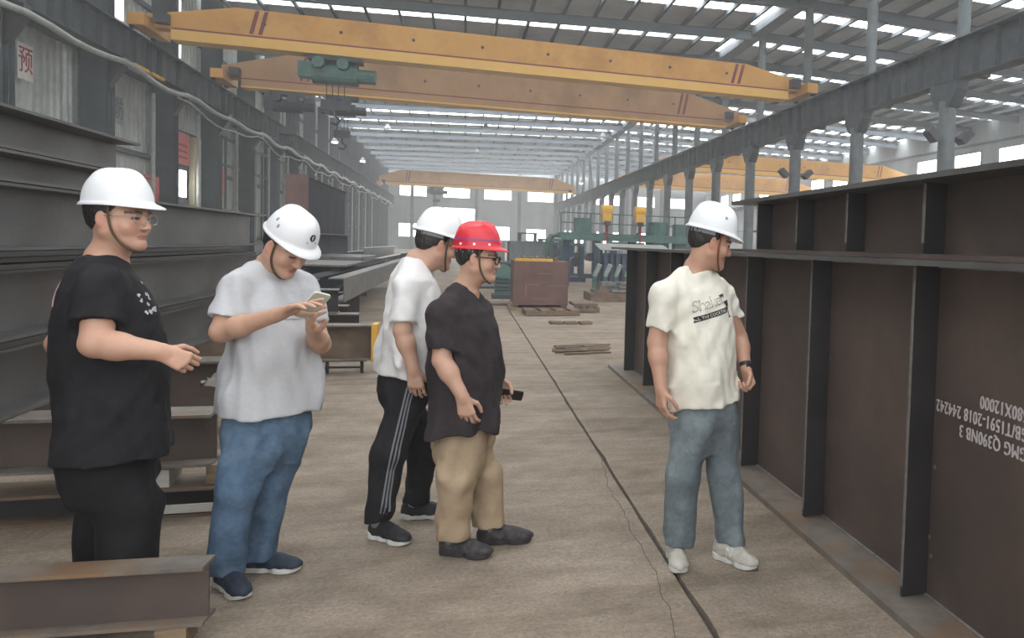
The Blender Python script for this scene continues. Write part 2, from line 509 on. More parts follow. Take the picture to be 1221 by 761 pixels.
# sagging cable duct along the left wall
pts = []
for k in range(90):
    y = 18 + k * 1.2
    ph = ((y - 24.5) % 6) / 6
    pts.append((-10.2, y, 6.72 + .22 * (2 * ph - 1) ** 2 - .1 + .04 * math.sin(y * .7)))
o = MB().tube(pts, .09, 8).build('cable_duct', 'pipe_pale', smooth=True)
tag(o, 'pale sagging cable duct running along the left wall below the runway', 'cable duct')
pts = [(p[0], p[1], p[2] - .125 - .4 * abs(math.sin(i * .31))) for i, p in enumerate(pts[14:])]
o = MB().tube(pts, .035, 6).build('power_cable', 'pipe_pale', smooth=True)
tag(o, 'thin pale power cable hanging under the cable duct on the left wall', 'cable')

# posters with one red character each
def text_mesh(s, size, depth=.0, spacing=1.0, bold=0.0):
    cu = bpy.data.curves.new('t', 'FONT')
    cu.body = s
    cu.size = size
    cu.extrude = depth
    cu.offset = bold
    cu.align_x = 'CENTER'; cu.align_y = 'CENTER'
    cu.space_character = spacing
    o = bpy.data.objects.new('t', cu)
    COL.objects.link(o)
    dg = bpy.context.evaluated_depsgraph_get()
    me = bpy.data.meshes.new_from_object(o.evaluated_get(dg))
    bpy.data.objects.remove(o, do_unlink=True)
    return me
def poster(y, z, wd, ht, ch, label, m='poster_white', tm='poster_red'):
    r = empty('wall_poster', (-11.28, y, z - ht / 2), label, 'sign')
    MB().box((-.01, -wd / 2, 0), (.01, wd / 2, ht)).build('board', m, r)
    me = text_mesh(ch, ht * .8, .004)
    me.materials.clear(); me.materials.append(MATS[tm])
    me.transform(Matrix(((0, 0, 1, .016), (1, 0, 0, 0), (0, 1, 0, ht * .5), (0, 0, 0, 1))))
    link('lettering', me, r)
poster(26.5, 5.95, .8, .95, '\u9884', 'white poster with red character near the top left corner')
poster(32.6, 5.6, .8, .95, '\u9632', 'grimy poster with faded character beside the wide dark column', 'wall_sheet_pale', 'girt')
# doorway with red banner in the left wall
d = empty('door_1', (-11.3, 37.6, 0), 'tall doorway in the left wall with red banner and cream post', kind='structure')
MB().box((-.02, 0, 0), (.02, 3.6, 5.75)).build('opening', 'dark_void', d)  # solid plate; the unlit depth of the doorway is put into its dark colour
MB().box((.03, .1, 4.35), (.07, 2.2, 5.65)).build('banner', 'red_banner', d)
for z in (4.6, 4.85, 5.1):
    MB().box((.071, .5, z), (.075, 1.9, z + .08)).build('banner_stripe', 'poster_red', d)
MB().box((.03, 1.0, 3.0), (.07, 1.8, 4.1)).build('pane', 'window_daylight', d)
MB().box((.03, 2.25, 0), (.25, 3.1, 5.6)).build('post', 'cream_door', d)
MB().box((.03, 0.1, 0), (.06, 2.2, 2.9)).build('door_leaf', 'girt', d)
o = MB().box((-.04, 0, 0), (.04, 2.6, 1.1)).build('red_notice_board', 'red_banner')
o.location = (-11.2, 33.4, 2.5)
tag(o, 'faded red notice board low on the left wall beside the doorway', 'sign')

# ================================================================ bridge cranes
def crane(y, x0, x1, label, h, group, zg=None, name='bridge_crane', stripes=True, wd=.6, mg='crane_yellow', rail=RAIL):
    """box girder on two end trucks"""
    zb = RAIL + .55 if zg is None else zg
    r = empty(name, ((x0 + x1) / 2, y, zb), label, 'crane', group)
    hx = (x1 - x0) / 2
    ta = 2.9
    prof = [(-hx + .2, 0), (hx - .2, 0), (hx - .2, h * .42), (hx - ta, h), (-hx + ta, h), (-hx + .2, h * .42)]
    MB().prism(prof, 'y', -wd / 2, wd / 2).build('girder', mg, r)
    MB().box((-hx + 1.0, -wd / 2 - .10, -.38), (hx - 1.0, wd / 2 + .1, -.03)).build('lower_chord', 'crane_yellow_pale' if mg == 'crane_yellow' else mg, r)
    if mg != 'crane_yellow':
        MB().box((-hx + 1.0, -wd / 2 - .14, -.40), (hx - 1.0, wd / 2 + .14, -.33)).build('lower_lip', 'crane_yellow_pale', r)
    MB().box((-hx + 1.0, -wd / 2 - .04, -.03), (hx - 1.0, -wd / 2 - .002, .04)).build('chord_seam', 'crane_stripe', r)
    rz_ = rail - zb
    for s in (-1, 1):
        t = MB().box((s * (hx - .26) - .24, -1.25, rz_ + .10), (s * (hx - .26) + .24, 1.25, rz_ + .5)).build('end_truck', 'crane_yellow', r)
        for q in (-.95, .95):
            MB().cyl((s * (hx - .1) - .07, q, rz_ + .2), (s * (hx - .1) + .07, q, rz_ + .2), .2, n=14).build('wheel', 'dark_gear', t)
        MB().box((s * (hx - .8) - .2, -.8, rz_ + .35), (s * (hx - .8) + .2, -.4, rz_ + .7)).build('drive_motor', 'dark_gear', t)
        if stripes:
            for q in (0, .28):
                a = s * (hx - 3.6) + q * s
                MB().prism([(a, .1 * h), (a + .13, .1 * h), (a + .33, h * .96), (a + .2, h * .96)], 'y', -wd / 2 - .006, -wd / 2).build('stripe', 'crane_stripe', r)
    for k in range(8):
        a = -hx + 3.8 + k * (2 * hx - 7.6) / 7
        MB().cyl((a, -wd / 2 - .03, h * .5), (a, -wd / 2, h * .5), .06, n=8).build('bolt', 'dark_gear', r)
    return r
cA = crane(32.6, -10.65, 14.1, 'yellow overhead crane nearest the camera with green hoist below it', .95, 'yellow overhead cranes of the main hall', 8.47)
cB = crane(41.6, -10.65, 14.1, 'brownish yellow overhead crane just behind the nearest crane', 1.25, 'yellow overhead cranes of the main hall', 8.5, mg='crane_brown_shaded')
cC = crane(110, -10.65, 14.1, 'hazy yellow overhead crane at the far end before the windows', 1.6, 'yellow overhead cranes of the main hall', 8.75)
crane(66, 15.3, 39.3, 'upper orange overhead crane in the neighbouring bay behind the right columns', 1.2, 'orange overhead cranes of the neighbouring bay', 8.5)
crane(88, 15.3, 39.3, 'lower orange overhead crane further back in the neighbouring bay', 1.6, 'orange overhead cranes of the neighbouring bay', 8.5)

# hoist trolleys hanging under the cranes
def hoist(x, y, z, label, m, s=1.0):
    r = empty('electric_hoist', (x, y, z), label, 'hoist')
    MB().box((-.9 * s, -.35, -.1), (.9 * s, .35, .06)).build('trolley', 'dark_gear', r)
    MB().cyl((-.75 * s, 0, -.55), (.75 * s, 0, -.55), .38 * s, n=18).build('drum', m, r)
    MB().cyl((.75 * s, 0, -.55), (1.35 * s, 0, -.55), .26 * s, n=14).build('motor', m, r)
    MB().box((-1.2 * s, -.3, -.75), (-.75 * s, .3, -.2)).build('gearbox', m, r)
    for a in (-.5, .3):
        MB().cyl((a * s, -.62, -.25), (a * s, -.3, -.25), .2, n=12).build('side_motor', m, r)
    for a in (-.3, -.1, .1, .3):
        MB().cyl((a * s, 0, -1.55), (a * s, 0, -.6), .018, n=5).build('rope', 'dark_gear', r)
    MB().box((-.45 * s, -.18, -1.85), (.45 * s, .18, -1.5)).build('hook_block', 'dark_gear', r)
    MB().tube([(0, 0, -1.85), (0, 0, -2.05), (.16, 0, -2.2), (.05, 0, -2.36), (-.14, 0, -2.3)], .05, 6).build('hook', 'dark_gear', r)
    return r
hoist(-4.6, 32.6, 8.02, 'green electric hoist hanging under the nearest yellow crane', 'green_paint')
hoist(-7.8, 41.5, 8.02, 'dark hoist trolley with hook block under the second crane', 'dark_gear', .8)
hoist(-5.55, 41.5, 8.02, 'grey hoist with pale motors right of the dark hook block', 'runway_grey', .75)
hoist(-3.6, 110, 8.3, 'small dark hoist under the far hazy crane before a window', 'dark_gear', 1.0)

# pendant lamps under the roof
for i, (x, y, z) in enumerate([(-9.9, 88, 9.2), (-9.9, 70, 9.0), (13.2, 98, 9.0), (13.2, 112, 8.6), (1.5, 72, 11.3), (11.2, 70, 11.0), (-6.5, 75, 11.0), (1.0, 92, 11.3)]):
    r = empty('pendant_lamp', (x, y, z), ['lit lamp high on the left side before the far windows', 'lit lamp on the left side nearer the camera than the far one', 'lit lamp at the right end of the far crane', 'lit lamp low at the far end of the right runway',
              'white pendant lamp hanging mid roof over the aisle', 'white pendant lamp hanging right of the aisle', 'white pendant lamp hanging left of the aisle', 'white pendant lamp far back over the aisle'][i], 'lamp', 'lamps hanging from the roof')
    MB().cyl((0, 0, .35), (0, 0, roof_z(x) - z + .02), .02, n=6).build('rod', 'purlin', r)
    MB().cyl((0, 0, .0), (0, 0, .38), .3, .08, n=14).build('shade', 'pipe_pale', r)
    MB().cyl((0, 0, -.06), (0, 0, -.005), .2, n=12).build('bulb', 'lamp_glow' if i < 4 else 'white_pack', r)
# flood lights on a right column
for i, (y, s, lab) in enumerate([(21.6, -1, 'small floodlight on the left of the nearest right column'), (21.6, 1, 'small floodlight on the right of the nearest right column'),
                            (33.6, -1, 'small floodlight on the left of the third right column'), (33.6, 1, 'small floodlight on the right of the third right column')]):
    r = empty('floodlight', (XM + s * .62, y, 5.2 if y < 25 else 5.0), lab, 'lamp', 'floodlights on the right columns')
    MB().prism([(-.3 * s, .0), (.05 * s, .3), (.2 * s, .14), (-.12 * s, -.16)], 'y', -.3, .1).build('housing', 'dark_gear', r)
    MB().cyl((-.37 * s, 0, .05), (0, 0, .1), .025, n=6).build('arm', 'dark_gear', r)

# ================================================================ steel members
def hbeam(name, label, loc, L, h, bf, axis, m='mill_steel', tf=.016, tw=.012, group=None, mt=None, rz=0, cat='steel beam', mb=None):
    """H section along local +Y (axis y) or +X (axis x); origin at the near bottom centre"""
    r = empty(name, loc, label, cat, group, rz=rz)
    def b(lo, hi):
        if axis == 'x':
            lo, hi = (lo[1], lo[0], lo[2]), (hi[1], hi[0], hi[2])
        return MB().box(lo, hi)
    b((-bf / 2, 0, h - tf), (bf / 2, L, h)).build('top_flange', mt or m, r)
    b((-tw / 2, .0, tf), (tw / 2, L, h - tf)).build('web', m, r)
    b((-bf / 2, 0, 0), (bf / 2, L, tf)).build('bottom_flange', mb or mt or m, r)
    return r
ST = 'long dark steel beams stacked on the left'
hbeam('steel_beam', 'lowest long steel beam of the left stack resting on cross beams', (-2.36, 2.2, .565), 9.0, .36, .32, 'y', group=ST)
hbeam('steel_beam', 'second long steel beam from below in the left stack', (-2.36, 2.2, .965), 8.6, .36, .32, 'y', group=ST)
for i, z in enumerate((.93, 1.33, 1.365, 1.395)):
    o = MB().box((-2.52, 2.2, 0), (-2.19 + (i % 2) * .02, 10.2 - .3 * i, .026 if i else .03)).build('steel_plate', 'black_steel')
    o.location = (0, 0, z if i else .93)
    tag(o, ['thin steel strip packed between the two lowest stacked beams', 'lower thin steel plate packed under the middle stacked beam', 'middle thin steel plate packed under the middle stacked beam', 'upper thin steel plate packed under the middle stacked beam'][i], 'steel plate', 'plates packed in the left stack')
hbeam('steel_beam', 'long steel beam in the middle of the left stack ending behind the bowed man', (-2.36, 2.2, 1.425), 8.25, .345, .32, 'y', group=ST)
hbeam('steel_beam', 'shallow steel beam directly under the topmost beam of the left stack', (-2.34, 2.2, 1.775), 4.7, .16, .3, 'y', group=ST)
hbeam('steel_beam', 'topmost steel beam of the left stack ending above the white helmet', (-2.34, 2.2, 1.94), 4.5, .22, .3, 'y', group=ST)
CB = 'cross beams carrying the left stack'
hbeam('cross_beam', 'nearest dark cross beam under the left stack between the two left men', (-4.4, 5.09, .275), 3.1, .285, .26, 'x', 'brown_steel', mt='scale_flange', group=CB)
hbeam('cross_beam', 'low cross beam on the floor below the nearest cross beam', (-4.4, 5.12, 0), 3.15, .16, .3, 'x', 'black_steel', mt='rust_steel', group=CB)
hbeam('cross_beam', 'second cross beam under the left stack seen above the nearest one', (-4.6, 7.15, .165), 3.2, .4, .3, 'x', 'brown_steel', mt='scale_flange', group=CB)
hbeam('cross_beam', 'cross beam with yellow painted end behind the man in white shirt', (-4.6, 9.95, .16), 3.62, .4, .28, 'x', 'rust_steel', mt='scale_flange', group=CB)
hbeam('cross_beam', 'cross beam just behind the yellow ended one', (-4.6, 11.4, .16), 3.3, .4, .26, 'x', 'black_steel', mt='scale_flange', group=CB)
hbeam('cross_beam', 'fifth cross beam further back on the left', (-6, 15.8, .16), 4.2, .4, .26, 'x', 'black_steel', mt='scale_flange', group=CB)
hbeam('cross_beam', 'sixth cross beam furthest back on the left', (-7, 20.6, .16), 4.8, .4, .26, 'x', 'black_steel', mt='scale_flange', group=CB)
o = MB().box((-.99, 9.8, .155), (-.93, 10.1, .57)).build('end_plate', 'yellow_paint')
tag(o, 'yellow painted end plate on the cross beam behind the white shirted man', 'end plate')
def trestle(x, y, h, label):
    r = empty('trestle', (x, y, 0), label, 'trestle', 'low trestles under the cross beams')
    for a in (-.18, .18):
        MB().cyl((a, 0, 0), (a, 0, h), .02, n=6).build('leg', 'dark_gear', r)
    MB().box((-.2, -.02, h * .35), (.2, .02, h * .35 + .02)).build('rung', 'dark_gear', r)
    MB().box((-.24, -.1, h - .015), (.24, .1, h)).build('top_bar', 'dark_gear', r)
trestle(-1.28, 9.95, .16, 'low trestle under the yellow ended cross beam')
trestle(-1.6, 11.4, .16, 'low trestle under the cross beam behind the yellow ended one')
trestle(-1.5, 7.15, .165, 'low trestle under the second cross beam')
trestle(-2.4, 15.8, .16, 'low trestle under the fifth cross beam')
trestle(-3.0, 20.6, .16, 'low trestle under the sixth cross beam')
o = MB().box((-1.75, 4.99, .165), (-1.5, 5.2, .26)).build('packing_block', 'white_pack')
tag(o, 'grey white packing block in the gap under the nearest cross beam', 'block')
o = MB().box((-1.33, 5.0, .165), (-1.2, 5.25, .272)).build('packing_block', 'timber')
tag(o, 'timber packing block at the end under the nearest cross beam', 'block')
o = MB().box((-3.6, 5.0, .162), (-3.2, 5.2, .272)).build('packing_block', 'timber')
tag(o, 'timber packing block at the left under the nearest cross beam', 'block')
o = MB().box((-1.52, 4.97, .025), (-1.25, 4.985, .07)).build('paper_label', 'white_pack')
tag(o, 'pale paper label on the low floor beam between the left men', 'label')
rnd = random.Random(3)
pl = [(math.cos(t) * (.06 + .07 * rnd.random()), math.sin(t) * (.022 + .045 * rnd.random()) + .03 * math.cos(t)) for t in [k * math.pi / 16 for k in range(32)]]
o = MB().prism(pl, 'y', -.003, .0).build('paint_mark', 'white_pack')
o.location = (-1.83, 7.14, .40)
tag(o, 'smeared white paint mark on the web of the second cross beam', 'paint mark')

# foreground beam, bottom left
hbeam('steel_beam', 'short grey brown steel beam lying in the bottom left foreground', (-2.9, 3.60, .075), 2.0, .225, .13, 'x', 'brown_steel', mt='scale_flange', tf=.014, rz=-.075)
for x, y in ((-2.5, 3.57), (-1.01, 3.445)):
    o = MB().box((-.05, -.07, 0), (.05, .07, .074)).build('timber_block', 'timber')
    o.location = (x, y, 0)
    tag(o, 'timber block under the foreground beam near %s end' % ('its left' if x < -2 else 'its right'), 'block')

# more members on the left, further back
MS = 'long members lying on the cross beams further back'
r = empty('steel_channel', (-1.70, 13.1, .575), 'long grey steel channel with bright near end beyond the phone', 'steel beam', MS)
MB().box((-.014, 0, 0), (0, 15, .36)).build('web', 'mill_steel_edge', r)
MB().box((-.22, 0, .34), (-.014, 15, .36)).build('top_flange', 'mill_steel', r)
MB().box((-.22, 0, 0), (-.014, 15, .02)).build('bottom_flange', 'mill_steel', r)
hbeam('cross_beam', 'cross beam behind the yellow ended one, fourth of the lower row', (-4.6, 12.75, .16), 3.0, .4, .26, 'x', 'black_steel', mt='scale_flange', group=CB)
trestle(-2.0, 12.75, .16, 'low trestle under the fourth cross beam')
hbeam('cross_beam', 'dark cross beam of the upper layer stacked right behind the phone', (-4.6, 11.4, .562), 3.05, .31, .26, 'x', 'black_steel', mt='mill_steel_edge', group='upper layer of cross beams')
hbeam('cross_beam', 'dark cross beam of the upper layer further back, left of the bright channel', (-4.6, 12.75, .562), 2.6, .37, .26, 'x', 'black_steel', mt='mill_steel_edge', group='upper layer of cross beams')
for i, x in enumerate((-2.4, -3.0, -3.6)):
    hbeam('steel_channel', 'dark long steel member %s left of the bright channel' % ('first', 'second', 'third')[i], (x, 13.2, .575), 14, .30 + .05 * i, .3, 'y', 'dull_dark', group=MS)
o = MB().box((-3.75, 17.0, .976), (-2.2, 20.5, 1.006)).build('steel_plate', 'mill_steel_edge')
tag(o, 'flat pale steel plate on top of the members on the left', 'steel plate')
o = MB().box((-3.75, 22.0, .976), (-2.5, 26.0, 1.05)).build('steel_plate', 'mill_steel')
tag(o, 'dull steel plate lying further back on the members on the left', 'steel plate')
hbeam('tall_girder', 'tall dark plate girder standing on the left behind the helmet with logo', (-4.3, 24.5, 1.62), 8.5, 1.6, .12, 'y', 'dull_dark', tf=.03, mb='red_primer', cat='girder')
hbeam('girder_support', 'dark steel girder lying beneath the tall plate girder on the left', (-4.45, 22.5, 0), 13, .8, .5, 'y', 'dull_dark', cat='girder')
hbeam('girder_support', 'upper dark steel girder stacked beneath the tall plate girder', (-4.45, 23, .81), 12, .8, .5, 'y', 'dull_dark', cat='girder')
o = MB().box((-4.62, 24.3, 1.63), (-4.1, 24.49, 3.2)).build('end_plate', 'red_primer')
tag(o, 'reddish end plate of the tall plate girder on the left', 'end plate')
for i in range(5):
    hbeam('steel_beam', ['beam on the far left floor row, nearest of five', 'beam on the far left floor row, second of five', 'beam on the far left floor row, third of five', 'beam on the far left floor row, fourth of five', 'beam on the far left floor row, last of five'][i],
          (-6.2 - .7 * i, 30 + 2 * i, 0), 18, .7 + .1 * (i % 2), .4, 'y', 'mill_steel', group='beams on the far left floor')
for i in range(6):
    hbeam('steel_beam', 'hazy steel beam in the distant row on the left, %s from the aisle' % ORD[i], (-1.6 - .9 * i, 44 + (i * 7) % 5, 0), 20, .5 + .25 * ((i * 5) % 3), .4, 'y', 'mill_steel', group='distant beams left of the aisle')

# ---------------------------------------------------------------- right hand plate girders
def plate_girder(label, x, y0, y1, z0, h, bf, tf, spots, wst, m, seam):
    r = empty('plate_girder', (x, y0, z0), label, 'girder', 'big brown plate girders on the right')
    L = y1 - y0
    MB().box((-bf / 2, 0, 0), (bf / 2, L, tf)).build('bottom_flange', 'scale_flange' if seam else m, r)
    MB().box((-.010, 0, tf), (.010, L, h - .025)).build('web', m, r)
    MB().box((-bf / 2, 0, h - .025), (bf / 2, L, h)).build('top_flange', 'mill_steel', r)  # paler steel than the web: light catching the flange edge, put into colour
    me = MB().box((-wst, -.008, tf + .004), (-.012, .008, h - .025)).mesh('stiffener', 'black_steel')
    me2 = MB().box((.012, -.008, tf + .004), (wst, .008, h - .025)).mesh('stiffener', 'black_steel')
    mw = MB().box((-wst - .002, -.010, tf + .05), (-wst + .001, .010, h - .03)).mesh('edge', 'weld')  # pale strip painting the light caught by the stiffener's outer edge
    for y in spots:
        s = link('stiffener', me, r, (0, y - y0, 0))
        link('lit_edge_strip', mw, s)
        link('stiffener', me2, r, (0, y - y0, 0))
    if seam:
        MB().cyl((-.014, 0, tf + .002), (-.014, L, tf + .002), .008, n=6).build('weld_seam', 'weld', r)
        MB().cyl((-.014, 0, h - .028), (-.014, L, h - .028), .008, n=6).build('weld_seam', 'weld', r)
    return r
g1 = plate_girder('long brown plate girder with deep stiffeners beside the man in cream shirt', 2.0, -2.0, 10.1, 0.0, 1.535, .48, .035,
                  [-1.3 + 1.088 * k for k in range(11)], .135, 'brown_steel', True)
g2 = plate_girder('upper brown girder stacked on top of the long right girder', 2.06, -2.0, 5.55, 1.537, .365, .44, .022,
                  [-1.2, -.4, .38, 1.2, 1.95, 2.4 + .72, 3.88, 4.56, 5.26], .12, 'brown_steel', False)
# stencil lettering, upside down on the web
def stencil(s, yend, z, size):
    t0 = text_mesh(s, size, .0, 1.10)
    t0.transform(Matrix.Diagonal((.86, 1.12, 1, 1)))
    m_ = MB()   # thick stencil strokes: the same outline sprayed three times, slightly apart
    for q, (dx, dy) in enumerate(((0, 0), (.0028, .001), (-.0028, -.001))):
        m_.add([(v.co.x + dx, v.co.y + dy, q * .0001) for v in t0.vertices], [tuple(f.vertices) for f in t0.polygons])
    me = bpy.data.meshes.new('stencil_lettering')
    me.from_pydata(m_.v, [], m_.f)
    me.materials.clear(); me.materials.append(MATS['stencil_paint'])
    xm = max(v.co.x for v in me.vertices)
    # the text runs towards +Y of the hall, upside down seen from the aisle; yend is where its last letter ends
    me.transform(Matrix(((0, 0, -1, -.0118), (1, 0, 0, yend + 2.0 - xm), (0, -1, 0, z), (0, 0, 0, 1))))
    return link('stencil_lettering', me, g1)
stencil('SGMG Q390NB 3', 2.85, .826, .066)
stencil('GB/T1591-2018 244242', 3.03, .900, .066)
stencil('X2580X12000', 2.72, .972, .066)
# scattered white grinding spots on the girder
rnd = random.Random(9)
for (y, z) in ((3.0, .62), (3.02, .30), (3.0, .22), (4.09, .95), (4.1, .1), (5.2, 1.0), (8.4, .86), (8.42, .76)):
    MB().cyl((-.014, y + 2.0 + .02, z), (-.0105, y + 2.02, z), .010, n=7).build('paint_dot', 'weld', g1)

# ================================================================ middle distance, aisle
b = empty('steel_box', (1.08, 18.7, 0), 'reddish brown steel box section standing on pallets in the aisle', 'steel box')
MB().box((0, 0, .14), (1.18, 1.3, 1.14)).build('box_body', 'red_primer', b)
MB().box((-.02, -.01, .14), (.0, 1.31, 1.15)).build('side_plate', 'red_primer', b)
MB().box((1.18, -.01, .14), (1.2, 1.31, 1.15)).build('side_plate', 'red_primer', b)
for z, a, c in ((.86, .5, .9), (.6, .3, .55), (.58, .75, 1.15), (.28, .4, .8)):
    MB().box((a, -.004, z), (c, 0, z + .008)).build('chalk_line', 'chalk', b)
MB().box((.25, -.004, .35), (.262, 0, .62)).build('chalk_line', 'chalk', b)
MB().box((.02, .05, 1.14), (.85, .22, 1.2)).build('yellow_bar', 'yellow_paint', b)
MB().box((-.08, .0, 0), (1.25, 1.3, .07)).build('skid', 'timber', b)
MB().box((-.05, .1, .07), (.1, 1.2, .14)).box((1.05, .1, .07), (1.2, 1.2, .14)).build('skid_block', 'timber', b)
rnd = random.Random(11)
for i in range(7):
    m = MB().box((-.06, -.04, 0), (.06, .04, .05)).cyl((-.05, 0, .05), (.06, .02, .09), .03, n=7)
    o = m.build('scrap_bracket', 'rust_steel')
    o.location = (1.2 + .14 * i, 19.15 + .2 * (i % 2), 1.141)
    o.rotation_euler = (0, 0, rnd.uniform(0, 3))
    tag(o, 'small rusty bracket lying on top of the brown steel box', 'scrap', 'brackets on the brown steel box')
def pallet(x, y, wd, dp, label, rz=0, m='timber'):
    r = empty('pallet', (x, y, 0), label, 'pallet', rz=rz)
    for k in range(4):
        a = wd * k / 3.6
        MB().box((a, 0, .1), (a + wd * .16, dp, .125)).build('board', m, r)
    for k in range(3):
        a = (dp - .1) * k / 2
        MB().box((0, a, 0.02), (wd, a + .1, .1)).build('bearer', m, r)
    for k in range(2):
        a = k * (wd - .1)
        MB().box((a, 0, 0), (a + .1, dp, .02)).build('foot_board', m, r)
pallet(1.25, 17.4, 1.15, .8, 'pale flat pallet on the floor before the brown steel box', .05, 'rust_steel')
pallet(2.42, 18.4, .55, .9, 'open steel pallet at the right side of the brown steel box', -.1, 'rust_steel')
o = MB().box((2.4, 18.5, .13), (2.95, 19.4, .2)).build('steel_offcut', 'rust_steel')
tag(o, 'rusty plate offcut on the pallet beside the brown box', 'scrap')
o = MB().box((.55, 20.2, 0), (1.05, 20.9, .06)).build('steel_offcut', 'rust_steel')
tag(o, 'rusty plate offcut on the floor left of the brown box', 'scrap')
# grey boxes and green gearbox behind
for i, (x, y, wd, dp, h, m, lab) in enumerate([(1.35, 26.5, 1.0, 1.4, 1.6, 'column_grey', 'grey steel cabinet standing behind the brown box'), (.45, 27.5, .8, 1.4, 1.55, 'wall_sheet_pale', 'pale grey cabinet standing left behind the brown box'), (2.3, 32, 1.0, 1.3, 1.65, 'mill_steel', 'dark grey cabinet right behind the brown box')]):
    r = empty('cabinet', (x, y, 0), lab, 'cabinet')
    MB().box((0, 0, .08), (wd, dp, h)).build('body', m, r)
    MB().box((.05, -.02, .2), (wd / 2 - .01, 0, h - .08)).build('door', m, r)
    MB().box((wd / 2 + .01, -.02, .2), (wd - .05, 0, h - .08)).build('door', m, r)
    MB().box((.03, .03, 0), (wd - .03, dp - .03, .08)).build('plinth', 'dark_gear', r)
r = empty('gear_unit', (.72, 22.6, 0), 'green gear unit on the floor left behind the brown box', 'machine')
MB().box((0, 0, 0), (.6, .8, .12)).build('base', 'dark_gear', r)
MB().box((.08, .1, .12), (.52, .7, .6)).build('housing', 'green_paint', r)
MB().cyl((.3, -.1, .75), (.3, .75, .75), .2, n=14).build('motor', 'green_paint', r)
MB().cyl((.1, .3, .95), (.5, .3, .95), .08, n=10).build('shaft', 'dark_gear', r)
for z in (.22, .32, .42, .52):
    MB().box((.07, .06, z), (.53, .1, z + .03)).build('fin', 'dark_gear', r)
# rods on the floor behind the long girder
rnd = random.Random(21)
for i in range(16):
    L = rnd.uniform(.3, .6)
    lay = i // 8
    o = MB().cyl((-L / 2, 0, .018), (L / 2, 0, .018), .018, n=6).build('steel_rod', 'rust_steel')
    o.location = (1.5 + .34 * (i % 2) + rnd.uniform(-.06, .06), 11.3 + .09 * (i % 8) + .03 * lay, .037 * lay)
    o.rotation_euler = (0, 0, rnd.uniform(-.07, .07) + .1)
    tag(o, 'short rusty steel rod in the loose heap on the floor before the girder end', 'rod', 'rods on the floor')
for i in range(6):
    o = MB().box((-.12, -.05, 0), (.12, .05, .05)).build('scrap_piece', 'rust_steel')
    o.location = (1.7 + .28 * (i % 3), 15.6 + .2 * (i // 3), 0)
    o.rotation_euler = (0, 0, rnd.uniform(-.6, .6))
    tag(o, 'small scrap piece on the floor before the pallet', 'scrap', 'scrap pieces before the pallet')
# scrap heap on a low steel bed, right
o = MB().box((3.3, 21.9, 0), (5.6, 23.4, .22)).build('steel_bed', 'rust_steel')
tag(o, 'low rusty steel bed carrying a scrap heap right of the aisle', 'steel bed')
for i in range(22):
    L = rnd.uniform(.3, .46)
    lay = i // 8
    m = MB().cyl((-L / 2, 0, 0), (L / 2, 0, 0), .05, n=7) if i % 2 else MB().box((-L / 2, -.06, -.05), (L / 2, .06, .05))
    o = m.build('scrap_bar', ['rust_steel', 'mill_steel_edge', 'scale_flange'][i % 3])
    o.location = (3.6 + .52 * (i % 4) + .12 * lay, 22.15 + .5 * ((i // 4) % 2) + .1 * lay, .272 + .104 * lay)
    o.rotation_euler = (0, 0, rnd.uniform(-.35, .35) + (.9 if lay % 2 else 0))
    tag(o, 'scrap bar in the heap on the low steel bed', 'scrap', 'scrap bars on the steel bed')
# welding gantry
r = empty('welding_gantry', (3.3, 30, 0), 'green welding gantry on posts across the right side of the hall', 'machine')
MB().box((0, -.3, 1.78), (5.6, .5, 2.0)).build('platform', 'green_paint', r)
MB().box((0, -.5, 1.72), (5.6, -.42, 1.84)).build('edge_beam', 'green_paint', r)
for x in (.25, 1.4, 2.7, 4.0, 5.3):
    MB().box((x - .12, -.12, 0), (x + .12, .12, 1.78)).build('post', 'blue_paint', r)
for x in (.1, 1.2, 2.3, 3.4, 4.5, 5.5):
    MB().cyl((x, .48, 2.0), (x, .48, 2.75), .025, n=6).build('railing_post', 'green_paint', r)
for z in (2.38, 2.75):
    MB().cyl((.1, .48, z), (5.5, .48, z), .022, n=6).build('railing', 'green_paint', r)
MB().box((.55, -.2, 2.0), (1.15, .4, 2.55)).build('control_box', 'green_paint', r)
MB().cyl((3.7, .1, 1.3), (3.7, .1, 2.5), .42, n=18).build('flux_tank', 'green_paint', r)
MB().cyl((3.7, .1, 1.05), (3.7, .1, 1.3), .18, .42, n=18).build('hopper', 'green_paint', r)
MB().box((4.35, -.2, 1.25), (4.75, .3, 2.45)).build('cabinet', 'green_paint', r)
MB().tube([(0, .1, 1.9), (-.3, .1, 1.85), (-.42, .1, 1.5), (-.42, .1, 0)], .09, 10).build('duct', 'green_paint', r, smooth=True)
for i, x in enumerate((1.62, 2.85)):
    h = empty('wire_feeder', (3.3 + x, 29.35, 2.0), ['yellow wire feeder at the left on the green gantry', 'yellow wire feeder at the right on the green gantry'][i], 'machine', 'yellow wire feeders on the gantry')
    MB().box((-.16, -.16, .45), (.16, .16, .95)).build('head', 'yellow_paint', h)
    MB().cyl((-.2, 0, .85), (.2, 0, .85), .19, n=14).build('spool', 'yellow_paint', h)
    MB().box((-.05, 0, .0), (.05, .36, .06)).cyl((0, 0, 0.02), (0, 0, .45), .05, n=8).build('stem', 'rust_steel', h)
    MB().cyl((0, -.2, -.45), (0, -.2, .3), .035, n=8).build('torch', 'poster_red', h)
    MB().box((-.09, -.34, .3), (.09, -.0, .45)).build('bracket', 'dark_gear', h)
